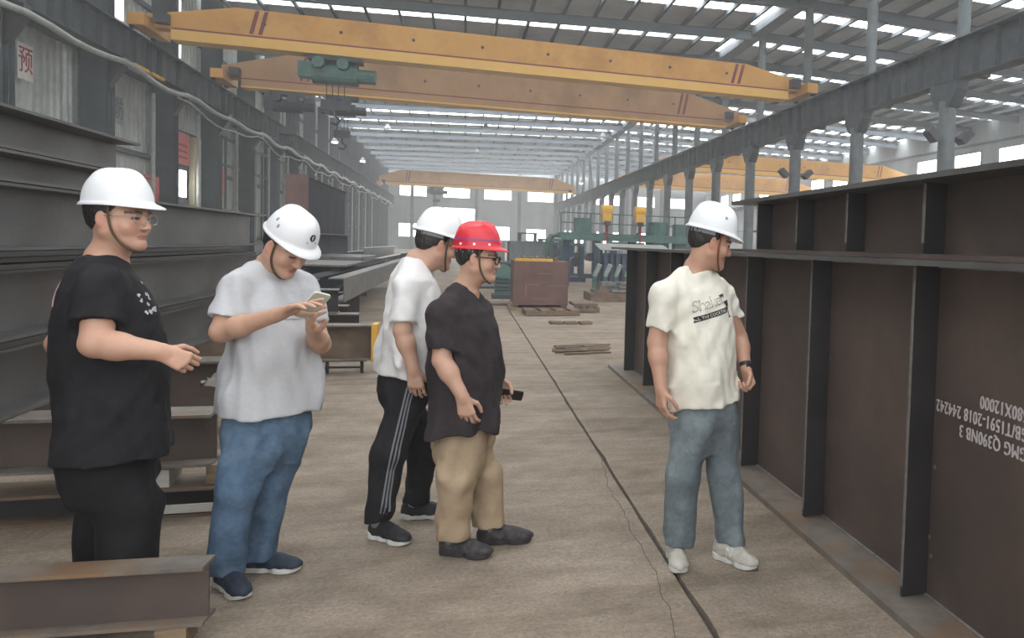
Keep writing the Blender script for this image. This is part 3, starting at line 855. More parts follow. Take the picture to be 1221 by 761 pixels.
# dark blue rack row with sloping cover
r = empty('blue_rack', (4.3, 26.2, 0), 'dark blue steel rack with sloping cover plate behind the girder end', 'rack')
for k in range(12):
    MB().box((.05 + .2 * k, 0, 0), (.17 + .2 * k, .12, 1.25)).build('upright', 'blue_paint', r)
for z in (.25, .8, 1.2):
    MB().box((0, .12, z), (2.5, .2, z + .1)).build('rail', 'blue_paint', r)
MB().box((0, .3, .1), (2.5, .34, 1.2)).build('back_panel', 'dark_gear', r)
MB().prism([(-.1, 1.4), (1.2, 1.6), (1.2, 1.63), (-.1, 1.43)], 'x', -.1, 2.3).build('cover_plate', 'pipe_pale', r)
for x in (0, 2.2):
    MB().cyl((x + .1, .95, 0), (x + .1, .95, 1.55), .04, n=7).build('prop', 'blue_paint', r)
    MB().cyl((x + .1, .05, 1.25), (x + .1, .05, 1.42), .04, n=7).build('prop', 'blue_paint', r)
for i, (x, y, h) in enumerate(((4.1, 34, 1.5), (5.3, 38, 1.8), (4.4, 44, 1.7), (5.8, 52, 2.0), (4.3, 60, 2.2), (6.5, 33.5, 1.6), (7.8, 36, 1.9))):
    r = empty('roller_stand', (x, y, 0), '%s blue roller stand of the machine row right of the aisle' % ORD[i], 'machine', 'blue roller stands')
    MB().box((-.7, -.5, 0), (.7, .5, .2)).build('base', 'blue_paint', r)
    for s in (-1, 1):
        MB().box((s * .55 - .1, -.3, .2), (s * .55 + .1, .3, h)).build('cheek', 'blue_paint', r)
        MB().cyl((s * .28, -.35, h * .55), (s * .28, .35, h * .55), .2, n=14).build('roller', 'dark_gear', r)
    MB().box((-.7, -.3, h), (.7, .3, h + .12)).build('crown', 'green_paint', r)
for i in range(5):
    r = empty('vise_stand', (3.75 + .32 * i, 24.3, 0), '%s pale green clamp stand in the short row behind the scrap heap' % ['first', 'second', 'third', 'fourth', 'fifth'][i], 'clamp', 'pale green clamp stands')
    MB().cyl((0, 0, 0), (0, 0, .75), .07, n=8).build('stem', 'green_paint', r)
    MB().cyl((0, -.02, .62), (.14, -.1, .98), .07, n=8).build('jaw', 'pipe_pale', r)
    MB().box((-.12, -.12, 0), (.12, .12, .05)).build('foot', 'dark_gear', r)
# goods in the neighbouring bay
for i in range(5):
    r = empty('storage_rack', (17 + 4.2 * i, 46 + 6 * (i % 2), 0), '%s steel storage rack in the neighbouring bay from the left' % ['first', 'second', 'third', 'fourth', 'fifth'][i], 'rack', 'racks in the neighbouring bay')
    for a in (0, 3):
        for c in (0, 1.2):
            MB().box((a, c, 0), (a + .12, c + .12, 3.2)).build('upright', 'blue_paint', r)
    for z in (.3, 1.5, 2.7):
        MB().box((0, 0, z), (3.12, 1.32, z + .1)).build('shelf', 'runway_grey', r)

# haze in the hall air
hz = MB().box((XL - 3, Y0 - 3, -1), (XE + 3, Y1 + 3, 16))
hm = bpy.data.materials.new('hall_haze')
hm.use_nodes = True
nt = hm.node_tree
nt.nodes.remove(nt.nodes['Principled BSDF'])
vsn = nt.nodes.new('ShaderNodeVolumeScatter')
vsn.inputs['Color'].default_value = (.95, .97, 1, 1)
vsn.inputs['Density'].default_value = HAZE
vsn.inputs['Anisotropy'].default_value = .2
nt.links.new(vsn.outputs[0], nt.nodes['Material Output'].inputs['Volume'])
o = hz.build('hall_haze', hm)
tag(o, 'thin grey welding haze filling the hall air', 'haze', kind='stuff')

for i, y in enumerate((31.9, 33.4)):
    o = MB().box((-.06, -.6, -.05), (.06, .6, .05)).build('conductor_bar', 'yellow_paint')
    o.location = (-10.42, y, 6.98)
    tag(o, ('nearer', 'farther')[i] + ' of two yellow conductor bars under the left runway', 'conductor bar', 'yellow conductor bars')

# ================================================================ people: implicit surfaces meshed as continuous skins
def V3(*a):
    return np.array(a, dtype=np.float32)
def unit(v):
    v = np.asarray(v, dtype=np.float64)
    return v / np.linalg.norm(v)
def smin(a, b, k):
    h = np.clip(.5 + .5 * (b - a) / k, 0, 1)
    return b + (a - b) * h - k * h * (1 - h)
class Vol:
    def __init__(s, lo, hi, h):
        s.lo = np.asarray(lo, dtype=np.float64); s.h = h
        n = np.ceil((np.asarray(hi) - s.lo) / h).astype(int) + 1
        s.a = np.full(n, 1.0, dtype=np.float32)
    def _sl(s, lo, hi):
        n = s.a.shape
        i0 = [max(0, int((lo[k] - s.lo[k]) / s.h)) for k in range(3)]
        i1 = [min(n[k], int((hi[k] - s.lo[k]) / s.h) + 2) for k in range(3)]
        if any(i1[k] <= i0[k] for k in range(3)):
            return None, None
        c = [(s.lo[k] + s.h * np.arange(i0[k], i1[k])).astype(np.float32) for k in range(3)]
        P = (c[0][:, None, None], c[1][None, :, None], c[2][None, None, :])
        return tuple(slice(i0[k], i1[k]) for k in range(3)), P
    def add(s, prim, k=.01):
        fn, lo, hi = prim
        m = k + 2.5 * s.h
        sl, P = s._sl(np.asarray(lo) - m, np.asarray(hi) + m)
        if sl is None: return
        s.a[sl] = smin(s.a[sl], fn(P), k)
    def cut(s, prim, k=.004):
        fn, lo, hi = prim
        m = k + 2.5 * s.h
        sl, P = s._sl(np.asarray(lo) - m, np.asarray(hi) + m)
        if sl is None: return
        s.a[sl] = -smin(-s.a[sl], fn(P), k)
    def disp(s, fn, band=.035):
        idx = np.nonzero(np.abs(s.a) < band)
        p = [s.lo[k] + s.h * idx[k] for k in range(3)]
        s.a[idx] += fn(*p).astype(np.float32)
    def nets(s):
        a = s.a
        ins = a < 0
        c = np.zeros(tuple(n - 1 for n in a.shape), dtype=np.uint8)
        for i in (0, 1):
            for j in (0, 1):
                for k in (0, 1):
                    c += ins[i:a.shape[0] - 1 + i, j:a.shape[1] - 1 + j, k:a.shape[2] - 1 + k]
        act = (c > 0) & (c < 8)
        I = np.argwhere(act)
        ids = np.full(act.shape, -1, dtype=np.int32)
        ids[act] = np.arange(len(I))
        acc = np.zeros((len(I), 3)); cnt = np.zeros(len(I))
        cor = {}
        for i in (0, 1):
            for j in (0, 1):
                for k in (0, 1):
                    cor[i, j, k] = a[I[:, 0] + i, I[:, 1] + j, I[:, 2] + k].astype(np.float64)
        for ax in range(3):
            for u in (0, 1):
                for w_ in (0, 1):
                    p = [0, 0, 0]; q = [0, 0, 0]
                    o = [t for t in range(3) if t != ax]
                    p[o[0]] = q[o[0]] = u; p[o[1]] = q[o[1]] = w_; q[ax] = 1
                    v0, v1 = cor[tuple(p)], cor[tuple(q)]
                    x = (v0 < 0) != (v1 < 0)
                    t = np.where(x, v0 / np.where(x, v0 - v1, 1), 0)
                    pt = np.zeros((len(I), 3)); pt[:, o[0]] = u; pt[:, o[1]] = w_; pt[:, ax] = t
                    acc += pt * x[:, None]; cnt += x
        V = s.lo + s.h * (I + acc / np.maximum(cnt, 1)[:, None])
        Q = []
        for ax in range(3):
            o = [t for t in range(3) if t != ax]
            s0 = [slice(None)] * 3; s1 = [slice(None)] * 3
            s0[ax] = slice(0, a.shape[ax] - 1); s1[ax] = slice(1, a.shape[ax])
            d = ins[tuple(s0)] != ins[tuple(s1)]
            E = np.argwhere(d)
            E = E[(E[:, o[0]] > 0) & (E[:, o[1]] > 0) & (E[:, o[0]] < a.shape[o[0]] - 1) & (E[:, o[1]] < a.shape[o[1]] - 1)]
            if not len(E): continue
            def cid(du, dw):
                e = E.copy(); e[:, o[0]] -= du; e[:, o[1]] -= dw
                return ids[e[:, 0], e[:, 1], e[:, 2]]
            q = np.stack([cid(1, 1), cid(0, 1), cid(0, 0), cid(1, 0)], 1)
            inn = ins[E[:, 0], E[:, 1], E[:, 2]]
            flip = inn if ax != 1 else ~inn
            q[~flip] = q[~flip][:, ::-1]
            Q.append(q)
        return V, np.concatenate(Q)
def np_mesh(name, V, Q, m, origin):
    me = bpy.data.meshes.new(name)
    V = V - np.asarray(origin)
    me.vertices.add(len(V)); me.vertices.foreach_set('co', V.astype(np.float32).ravel())
    me.loops.add(len(Q) * 4); me.loops.foreach_set('vertex_index', Q.astype(np.int32).ravel())
    me.polygons.add(len(Q))
    me.polygons.foreach_set('loop_start', np.arange(0, len(Q) * 4, 4, dtype=np.int32))
    me.polygons.foreach_set('use_smooth', np.ones(len(Q), dtype=bool))
    me.update(calc_edges=True)
    me.validate()
    me.materials.append(MATS[m] if isinstance(m, str) else m)
    return me
def relax(V, Q, it=1, f=.5):
    for _ in range(it):
        acc = np.zeros_like(V); cnt = np.zeros(len(V))
        for k in range(4):
            np.add.at(acc, Q[:, k], V[Q[:, (k + 1) % 4]]); np.add.at(acc, Q[:, k], V[Q[:, (k + 3) % 4]])
            np.add.at(cnt, Q[:, k], 2)
        V = V + f * (acc / np.maximum(cnt, 1)[:, None] - V)
    return V
# ---- primitives: (distance function, lower corner, upper corner)
def cone(a, b, r0, r1, flat=None, fs=1.0):
    a = np.asarray(a, dtype=np.float64); b = np.asarray(b, dtype=np.float64)
    d = b - a; L2 = max(d @ d, 1e-9)
    R = max(r0, r1) * max(1, fs)
    def fn(P):
        x, y, z = P[0] - a[0], P[1] - a[1], P[2] - a[2]
        t = np.clip((x * d[0] + y * d[1] + z * d[2]) / L2, 0, 1)
        x = x - t * d[0]; y = y - t * d[1]; z = z - t * d[2]
        q = x * x + y * y + z * z
        if flat is not None:
            w_ = x * flat[0] + y * flat[1] + z * flat[2]
            q = q + w_ * w_ * (1 / fs ** 2 - 1)
        return np.sqrt(q) - (r0 + (r1 - r0) * t)
    return fn, np.minimum(a, b) - R, np.maximum(a, b) + R
def ell(c, A, r):
    """ellipsoid: centre c, rows of A its axes, radii r"""
    c = np.asarray(c, dtype=np.float64); A = np.asarray(A, dtype=np.float64); r = np.asarray(r, dtype=np.float64)
    def fn(P):
        x, y, z = P[0] - c[0], P[1] - c[1], P[2] - c[2]
        k0 = 0; k1 = 0
        for i in range(3):
            q = (x * A[i, 0] + y * A[i, 1] + z * A[i, 2]) / r[i]
            k0 = k0 + q * q; k1 = k1 + (q / r[i]) ** 2
        k0 = np.sqrt(k0)
        return k0 * (k0 - 1) / np.sqrt(k1 + 1e-9)
    m = max(r)
    return fn, c - m, c + m
def loft(o, A, secs, n=2.5):
    """stack of super-ellipses: rows of A are right, forward, up; secs = (t, cx, cy, rx, ry)"""
    o = np.asarray(o, dtype=np.float64); A = np.asarray(A, dtype=np.float64)
    S = np.array(sorted(secs), dtype=np.float64)
    def fn(P):
        x, y, z = P[0] - o[0], P[1] - o[1], P[2] - o[2]
        u = x * A[0, 0] + y * A[0, 1] + z * A[0, 2]
        v = x * A[1, 0] + y * A[1, 1] + z * A[1, 2]
        t = x * A[2, 0] + y * A[2, 1] + z * A[2, 2]
        tt = np.clip(t, S[0, 0], S[-1, 0])
        cx, cy, rx, ry = (np.interp(tt, S[:, 0], S[:, i]) for i in (1, 2, 3, 4))
        rho = ((np.abs(u - cx) / rx) ** n + (np.abs(v - cy) / ry) ** n) ** (1 / n)
        d = (rho - 1) * np.minimum(rx, ry)
        return np.maximum(d, np.maximum(S[0, 0] - t, t - S[-1, 0])).astype(np.float32)
    R = max(S[:, 3].max(), S[:, 4].max()) * 1.25 + max(np.abs(S[:, 1]).max(), np.abs(S[:, 2]).max())
    e0 = o + A[2] * S[0, 0]; e1 = o + A[2] * S[-1, 0]
    return fn, np.minimum(e0, e1) - R, np.maximum(e0, e1) + R
def capped(prim, p, n):
    """keep the side of the plane through p against n"""
    fn, lo, hi = prim
    n = unit(n)
    def g(P):
        return np.maximum(fn(P), (P[0] - p[0]) * n[0] + (P[1] - p[1]) * n[1] + (P[2] - p[2]) * n[2])
    return g, lo, hi
def folds(seed, amp, lam, stretch=(1, 1, 1), mask=None):
    rs = np.random.RandomState(seed)
    ks = rs.normal(size=(7, 3)) * np.asarray(stretch)
    ks = ks / np.linalg.norm(ks / np.asarray(stretch), axis=1)[:, None] * (2 * np.pi / lam) * rs.uniform(.6, 1.5, 7)[:, None]
    ph = rs.uniform(0, 6.28, 7)
    def fn(x, y, z):
        wx = .03 * np.sin(9 * y + 7 * z + seed); wz = .03 * np.sin(8 * x + 6 * y + seed * 2)
        q = 0
        for i in range(7):
            q = q + np.sin(ks[i, 0] * (x + wx) + ks[i, 1] * y + ks[i, 2] * (z + wz) + ph[i])
        q = q / 2.65
        q = np.sign(q) * np.abs(q) ** 1.3
        return amp * q * (mask(x, y, z) if mask else 1)
    return fn

# ---- materials
def skin_mat(name):
    m = bpy.data.materials.new(name)
    m.use_nodes = True
    nt = m.node_tree
    P = nt.nodes['Principled BSDF']
    at = nt.nodes.new('ShaderNodeAttribute'); at.attribute_name = 'Col'
    tc = nt.nodes.new('ShaderNodeTexCoord')
    n = nt.nodes.new('ShaderNodeTexNoise'); n.inputs['Scale'].default_value = 55; n.inputs['Detail'].default_value = 4
    nt.links.new(tc.outputs['Object'], n.inputs['Vector'])
    mx = nt.nodes.new('ShaderNodeMix'); mx.data_type = 'RGBA'; mx.blend_type = 'MULTIPLY'
    r = nt.nodes.new('ShaderNodeValToRGB')
    r.color_ramp.elements[0].color = (.9, .86, .84, 1); r.color_ramp.elements[1].color = (1, 1, 1, 1)
    nt.links.new(n.outputs['Fac'], r.inputs[0])
    mx.inputs[0].default_value = .8
    nt.links.new(at.outputs['Color'], mx.inputs[6]); nt.links.new(r.outputs[0], mx.inputs[7])
    nt.links.new(mx.outputs[2], P.inputs['Base Color'])
    P.inputs['Roughness'].default_value = .52
    P.inputs['Subsurface Weight'].default_value = .12
    P.inputs['Subsurface Radius'].default_value = (.012, .005, .003)
    MATS[name] = m
skin_mat('skin')
def cloth(name, a, b, scale=25, bump=.3, bscale=13, c=None, cs=4, rough=.85):
    mat(name, a, b, scale=scale, rough=rough, bump=bump, bscale=bscale, c=c, cscale=cs, spec=.2)
cloth('black_cotton', '1e1d20', '252427', bump=.3)
cloth('black_trousers', '19181a', '201e20', bump=.3)
cloth('grey_melange', 'bdbdbf', 'b7b7ba', scale=60)
cloth('white_cotton', 'e4e1df', 'dad7d6', scale=20)
cloth('cream_cotton', 'e6e1d3', 'ddd8ca', scale=20)
cloth('charcoal_cotton', '2f2a2c', '383234', bump=.3)
cloth('blue_denim', '4d6178', '596f86', scale=40, c='73889d', cs=3)
cloth('grey_denim', '646d72', '70797e', scale=40, c='8a9397', cs=3)
cloth('track_black', '222124', '2a292c')
cloth('khaki', 'a18c73', 'ae9980', scale=5, c='927d65', cs=4)
mat('hair', '1b1716', '2a2422', scale=80, rough=.5, bump=.5, bscale=160, stretch=(1, 1, .3))
mat('helmet_white', 'e2e2e4', rough=.32)
mat('helmet_red', 'c8202f', 'd22a38', scale=3, rough=.25)
mat('helmet_inner', '8f9396', rough=.7)
mat('strap_brown', '4a3d2c', '55472f', scale=20, rough=.8)
mat('strap_red', '6b3a28', '7a432e', scale=20, rough=.8)
mat('glass_frame_black', '1d1a1a', rough=.35)
mat('glass_frame_clear', 'a9a29c', rough=.25, metal=.5)
mat('eye_dark', '221815', rough=.2)
mat('shoe_black', '201f22', '2c2b2e', scale=18, rough=.7, bump=.3, bscale=70)
mat('shoe_navy', '1f2938', '2a3545', scale=18, rough=.7, bump=.3, bscale=70)
mat('shoe_grey', 'bcb7ac', 'aba69b', scale=14, rough=.75, bump=.3, bscale=70)
mat('shoe_mottled', '262426', '4a4645', scale=28, rough=.7, bump=.5, bscale=40)
mat('sole_white', 'd9d8d4', 'c9c7c2', scale=15, rough=.6)
mat('sole_dark', '2a2828', '353232', scale=15, rough=.7)
mat('sock_grey', '8c8c8e', rough=.9)
mat('phone_glass', '141518', rough=.12)
mat('phone_case', 'c9cbbd', 'bfc1b3', scale=10, rough=.4)
mat('print_black', '2b2a2b', rough=.8)
mat('print_grey', '8e8b88', rough=.8)
mat('print_pink', 'd9aab0', 'b8868c', scale=40, rough=.8)
mat('print_white', 'd0d0cf', 'a5a5a5', scale=60, rough=.8)
mat('stripe_grey', '77787c', rough=.8)
mat('watch_dark', '2a2a2d', rough=.3)
mat('badge_white', 'f0efe8', rough=.4)
mat('badge_purple', '8a3a78', rough=.4)
mat('logo_black', '22262e', rough=.5)

SKIN = np.array(rgb('c29a84'))
def hand(vol, W, f, n, right, curl, s=1.0, point=False):
    f = unit(f); n = np.asarray(n, dtype=np.float64); n = unit(n - f * (n @ f))
    t = np.cross(f, n) * (1 if right else -1)
    W = np.asarray(W)
    kn = []
    for i, (a, l) in enumerate(((.030, .090), (.0105, .094), (-.0105, .089), (-.029, .08))):
        k = W + f * l * s + t * a * s
        kn.append(k)
        vol.add(cone(W + f * .012 * s + t * a * .55 * s, k, .0145 * s, .0115 * s), .014 * s)
    vol.add(cone(W + f * .03 * s + t * .02 * s + n * .006, W + f * .055 * s + t * .016 * s + n * .008, .014 * s, .012 * s), .012 * s)
    seg = ((.043, .026, .021), (.047, .030, .022), (.043, .028, .021), (.034, .021, .019))
    for i in range(4):
        p = kn[i]; ang = 0
        c = curl * (.35 if (point and i == 0) else 1) * (1 + .08 * i)
        sp = (1.5 - i) * .05
        for j in range(3):
            ang += c * (.75, .9, .6)[j]
            d = f * math.cos(ang) + n * math.sin(ang) + t * sp * math.cos(ang)
            q = p + unit(d) * seg[i][j] * s
            r = (.0090, .0082, .0076)[j] * s
            vol.add(cone(p, q, r, r * .93), .004)
            p = q
    p = W + f * .028 * s + t * .024 * s + n * .006 * s
    d = unit(f * .62 + t * .62 + n * .45)
    for j, (l, r) in enumerate(((.042, .0125), (.033, .0105), (.026, .0095))):
        q = p + d * l * s
        vol.add(cone(p, q, r * s, r * .9 * s), .008 if j == 0 else .004)
        p = q
        d = unit(d * .8 + f * .35 - t * .35 * (1 if j == 0 else .6) + n * .25 * curl)

def head_axes(fwd, pitch, roll=0.0):
    """rows: right, forward, up"""
    a = math.atan2(fwd[1], fwd[0])
    F = np.array([math.cos(a) * math.cos(pitch), math.sin(a) * math.cos(pitch), math.sin(pitch)])
    R = np.array([math.sin(a), -math.cos(a), 0])
    U = np.cross(R, F)
    R2 = R * math.cos(roll) + U * math.sin(roll); U2 = U * math.cos(roll) - R * math.sin(roll)
    return np.array([R2, F, U2])
def add_head(vol, C, A, s, neck, wide=1.0):
    def P(x, y, z):
        return C + s * (A[0] * x * wide + A[1] * y + A[2] * z)
    def E(c, r, k):
        vol.add(ell(P(*c), A, (r[0] * s * wide, r[1] * s, r[2] * s)), k)
    E((0, -.012, .032), (.076, .096, .088), .01)
    E((0, .026, -.03), (.064, .066, .084), .03)
    for q in (-1, 1):
        vol.add(cone(P(q * .052, -.002, -.058), P(q * .014, .07, -.1), .024 * s, .020 * s), .025)
        E((q * .042, .058, -.034), (.024, .024, .026), .02)
        E((q * .060, .005, -.04), (.018, .03, .035), .02)
    E((0, .078, -.1), (.02, .016, .016), .018)
    vol.add(cone(P(-.038, .082, .020), P(.038, .082, .020), .0105 * s, .0105 * s), .014)
    for q in (-1, 1):
        vol.cut(ell(P(q * .033, .103, .001), A, (.017 * s, .013 * s, .010 * s)), .01)
        E((q * .033, .077, .0), (.014, .012, .0115), .006)
    vol.add(cone(P(0, .088, .008), P(0, .108, -.034), .0075 * s, .0105 * s), .010)
    for q in (-1, 1):
        E((q * .0115, .100, -.038), (.0085, .010, .0075), .006)
    E((0, .087, -.064), (.023, .010, .0062), .005)
    E((0, .086, -.0735), (.020, .010, .0066), .004)
    vol.cut(ell(P(0, .100, -.0685), A, (.020 * s, .008 * s, .0022 * s)), .003)
    for q in (-1, 1):
        ea = head_rot(A, q)
        vol.add(ell(P(q * .079, -.006, -.010), ea, (.0075 * s, .0185 * s, .031 * s)), .006)
        vol.cut(ell(P(q * .0885, -.004, -.006), ea, (.006 * s, .010 * s, .018 * s)), .003)
    vol.add(cone(P(0, -.022, -.05), P(0, -.012, -.09), .054 * s * wide, .051 * s * wide), .03)
    vol.add(cone(P(0, -.014, -.09), np.asarray(neck), .051 * s * wide, .060 * s * wide), .03)
def head_rot(A, q):
    c, sn = math.cos(.35), math.sin(.35) * q
    return np.array([A[0] * c + A[1] * sn, A[1] * c - A[0] * sn, A[2]])

def shoe(root, org, A, d, m_up, m_sole, name, ln=1.0, laces=True):
    d = unit((d[0], d[1], 0)); l = np.array([d[1], -d[0], 0]); z = np.array([0, 0, 1.0])
    A = np.array([A[0], A[1], 0.0]); M = np.array([l, d, z])
    def P(f, h, q=0):
        return A + d * f * ln + l * q + z * h
    v = Vol(A - .26, A + np.array([.26, .26, .16]), .004)
    v.add(ell(P(-.03, .045), M, (.039, .05, .055)), .02)
    v.add(ell(P(.055, .045), M, (.042, .09, .048)), .03)
    v.add(ell(P(.135, .034), M, (.046, .07, .034)), .03)
    v.add(cone(P(-.025, .07), P(-.028, .105), .036, .035), .02)
    v.add(cone(P(.02, .08), P(.0, .100), .030, .024), .02)
    v.cut((lambda p: (p[2] - .026) + 0 * p[0] + 0 * p[1], v.lo, v.lo + .6), .002)
    v.disp(folds(3, .0016, .05))
    V, Q = v.nets()
    up = link(name, np_mesh(name, V, Q, m_up, org), root)
    s = Vol(A - np.array([.26, .26, .02]), A + np.array([.26, .26, .08]), .004)
    def sole(p):
        x = p[0] - A[0]; y = p[1] - A[1]
        f = x * d[0] + y * d[1]; q = x * l[0] + y * l[1]
        dd = None
        for c, r in ((-.035, .042), (.03, .039), (.11, .047), (.155, .04)):
            e = np.sqrt((f - c * ln) ** 2 + q ** 2) - r
            dd = e if dd is None else smin(dd, e, .03)
        hh = .031 + .010 * np.clip((-f - .0) / .08, 0, 1) + .004 * np.clip((f - .12) / .06, 0, 1)
        lo_ = .012 * np.clip((f - .13 * ln) / .07, 0, 1) ** 2
        return smin_max(dd, np.maximum(p[2] - hh, lo_ + .001 - p[2]), .004)
    s.add((sole, s.lo, s.lo + .6), .002)
    V, Q = s.nets()
    so = link('sole', np_mesh('sole', V, Q, m_sole, org), up)
    if laces:
        m = MB()
        for k in range(4):
            f = .045 + k * .022
            h = .098 - k * .011
            m.tube([P(f, h - .012, -.026) - org, P(f + .004, h - .001, -.01) - org, P(f + .004, h - .001, .01) - org, P(f, h - .012, .026) - org], .0028, 5)
        m.build('laces', m_sole if laces == 2 else 'sole_dark', up)
    return up
def smin_max(a, b, k):
    return -smin(-a, -b, k)

def tube_obj(name, pts, r, m, parent, org, n=6):
    return MB().tube([np.asarray(p) - org for p in pts], r, n).build(name, m, parent, smooth=True)

def helmet(root, org, C, A, kind, tilt=0.0, s=1.0):
    """hard hat in head axes; rim plane above the eyes"""
    c, sn = math.cos(tilt), math.sin(tilt)
    A = np.array([A[0], A[1] * c + A[2] * sn, A[2] * c - A[1] * sn])
    def P(x, y, z):
        return C + s * (A[0] * x + A[1] * y + A[2] * z) - org
    NT, NS = 72, 18
    ax, ay, hz, z0 = .103, .121, .128, .050
    yc = -.004
    V, F = [], []
    def dome(x_, y_, s_, inset=0.0):
        q = math.cos(s_) ** .66 if s_ < math.pi / 2 - 1e-6 else 0.0
        zz = math.sin(s_) ** 1.0 if s_ > 0 else 0
        x = (ax - inset) * x_ * q; y = (ay - inset) * y_ * q + yc
        zh = (hz - inset) * zz
        if not inset:
            g = max(0, 1 - (abs(x) / .027) ** 4) if kind == 'v' else max(0, 1 - (abs(x) / .018) ** 2)
            gg = min(1, max(0, (zz - .45) / .35)) * (1 if kind == 'v' or True else 0)
            zh += .0115 * g * gg
            y += .004 * g * gg * (1 if y_ > 0 else -1) * (1 - zz)
            if kind != 'v':
                for cx in (-.042, .042):
                    zh += .005 * max(0, 1 - ((x - cx) / .012) ** 2) * gg
        return x, y, z0 + zh
    def brim(y_, x_):
        f = max(0, y_)
        w_ = .004 + (.040 if kind == 'v' else .034) * f ** 2.2 + .006 * max(0, -y_) ** 2
        return w_
    rows = []
    for inner in (0, 1):
        ring = []
        if not inner:
            for (fr, dz) in ((1.0, -.006), (.98, -.0015), (.5, .004), (.12, .006)):
                r = []
                for i in range(NT):
                    t = 2 * math.pi * i / NT
                    x_, y_ = math.cos(t), math.sin(t)
                    b = brim(y_, x_)
                    drop = -.012 * max(0, y_) ** 2 * fr
                    r.append(P((ax + b * fr) * x_, (ay + b * fr) * y_ + yc, z0 + dz + drop))
                ring.append(r)
            for k in range(1, NS):
                s_ = math.pi / 2 * k / NS
                ring.append([P(*dome(math.cos(2 * math.pi * i / NT), math.sin(2 * math.pi * i / NT), s_)) for i in range(NT)])
            top = P(*dome(0, 0, math.pi / 2))
            outer = ring
        else:
            for (fr, dz) in ((1.0, -.008), (0.0, -.004)):
                r = []
                for i in range(NT):
                    t = 2 * math.pi * i / NT
                    x_, y_ = math.cos(t), math.sin(t)
                    b = brim(y_, x_)
                    drop = -.012 * max(0, y_) ** 2 * fr
                    r.append(P((ax - .004 * (1 - fr) + b * fr) * x_, (ay - .004 * (1 - fr) + b * fr) * y_ + yc, z0 + dz + drop))
                ring.append(r)
            for k in range(1, 8):
                s_ = math.pi / 2 * k / 8
                ring.append([P(*dome(math.cos(2 * math.pi * i / NT), math.sin(2 * math.pi * i / NT), s_, .005)) for i in range(NT)])
            itop = P(*dome(0, 0, math.pi / 2, .006))
            innerR = ring
    def strip(rings, tp, flip):
        n0 = len(V)
        for r in rings:
            V.extend(r)
        for k in range(len(rings) - 1):
            for i in range(NT):
                a = n0 + k * NT + i; b = n0 + k * NT + (i + 1) % NT
                q = (a, b, b + NT, a + NT)
                F.append(q[::-1] if flip else q)
        V.append(tp); t = len(V) - 1
        k = n0 + (len(rings) - 1) * NT
        for i in range(NT):
            q = (k + i, k + (i + 1) % NT, t)
            F.append(q[::-1] if flip else q)
        return n0
    a0 = strip(outer, top, False)
    b0 = strip(innerR, itop, True)
    for i in range(NT):
        F.append((a0 + i, b0 + i, b0 + (i + 1) % NT, a0 + (i + 1) % NT))
    m = MB(); m.add(V, F)
    h = m.build('hard_hat', 'helmet_white' if kind == 'v' else 'helmet_red', root, smooth=True)
    # harness band
    band = []
    m = MB()
    pts = []
    for i in range(37):
        t = math.pi * (1 + i / 36)
        pts.append(P(.086 * math.cos(t) * 1.0, .108 * math.sin(t) - .008, z0 - .024 + .0))
    V2 = []
    for p in pts:
        p = np.asarray(p)
        V2 += [p, p + s * A[2] * .030]
    m.add(V2, [(2 * i, 2 * i + 2, 2 * i + 3, 2 * i + 1) for i in range(36)])
    m.build('harness_band', 'helmet_inner', h)
    return h, P
def chin_strap(parent, org, C, A, s, m, wide=1.0, slack=0.0):
    def P(x, y, z):
        return C + s * (A[0] * x * wide + A[1] * y + A[2] * z) - org
    pts = []
    half = [(.084, .022, .055), (.0845, .022, .02), (.0825, .026, -.02), (.0765, .034, -.055), (.060, .050, -.092), (.036, .068, -.117), (0, .076, -.124 - slack)]
    for q in half: pts.append(P(-q[0], q[1], q[2]))
    for q in reversed(half[:-1]): pts.append(P(*q))
    # smooth
    pts = [Vector(p) for p in pts]
    out = []
    for i in range(len(pts) - 1):
        for k in range(4):
            t = k / 4
            p0 = pts[max(i - 1, 0)]; p1 = pts[i]; p2 = pts[i + 1]; p3 = pts[min(i + 2, len(pts) - 1)]
            out.append(.5 * ((2 * p1) + (p2 - p0) * t + (2 * p0 - 5 * p1 + 4 * p2 - p3) * t * t + (3 * p1 - p0 - 3 * p2 + p3) * t ** 3))
    out.append(pts[-1])
    return MB().tube(out, .0046 * s, 6).build('chin_strap', m, parent, smooth=True)
def glasses(root, org, C, A, s, m, r, wide=1.0):
    def P(x, y, z):
        return C + s * (A[0] * x * wide + A[1] * y + A[2] * z) - org
    g = None
    for q in (-1, 1):
        pts = []
        for i in range(25):
            t = 2 * math.pi * i / 24
            cx, sy = math.cos(t), math.sin(t)
            pts.append(P(q * .034 + .0255 * math.copysign(abs(cx) ** .75, cx), .108 - .010 * abs(q * .034 + .0255 * cx) / .06, -.004 + .0185 * math.copysign(abs(sy) ** .8, sy)))
        o = MB().tube(pts, r, 6).build('rim' if g else 'spectacles', m, g or root, smooth=True)
        if g is None: g = o
        MB().tube([P(q * .060, .100, .006), P(q * .070, .085, .007), P(q * .079, .03, .005), P(q * .081, -.008, .004), P(q * .079, -.03, -.016)], r * .95, 6).build('temple', m, g, smooth=True)
    MB().tube([P(-.010, .110, .002), P(0, .114, .005), P(.010, .110, .002)], r, 6).build('bridge', m, g, smooth=True)
    return g
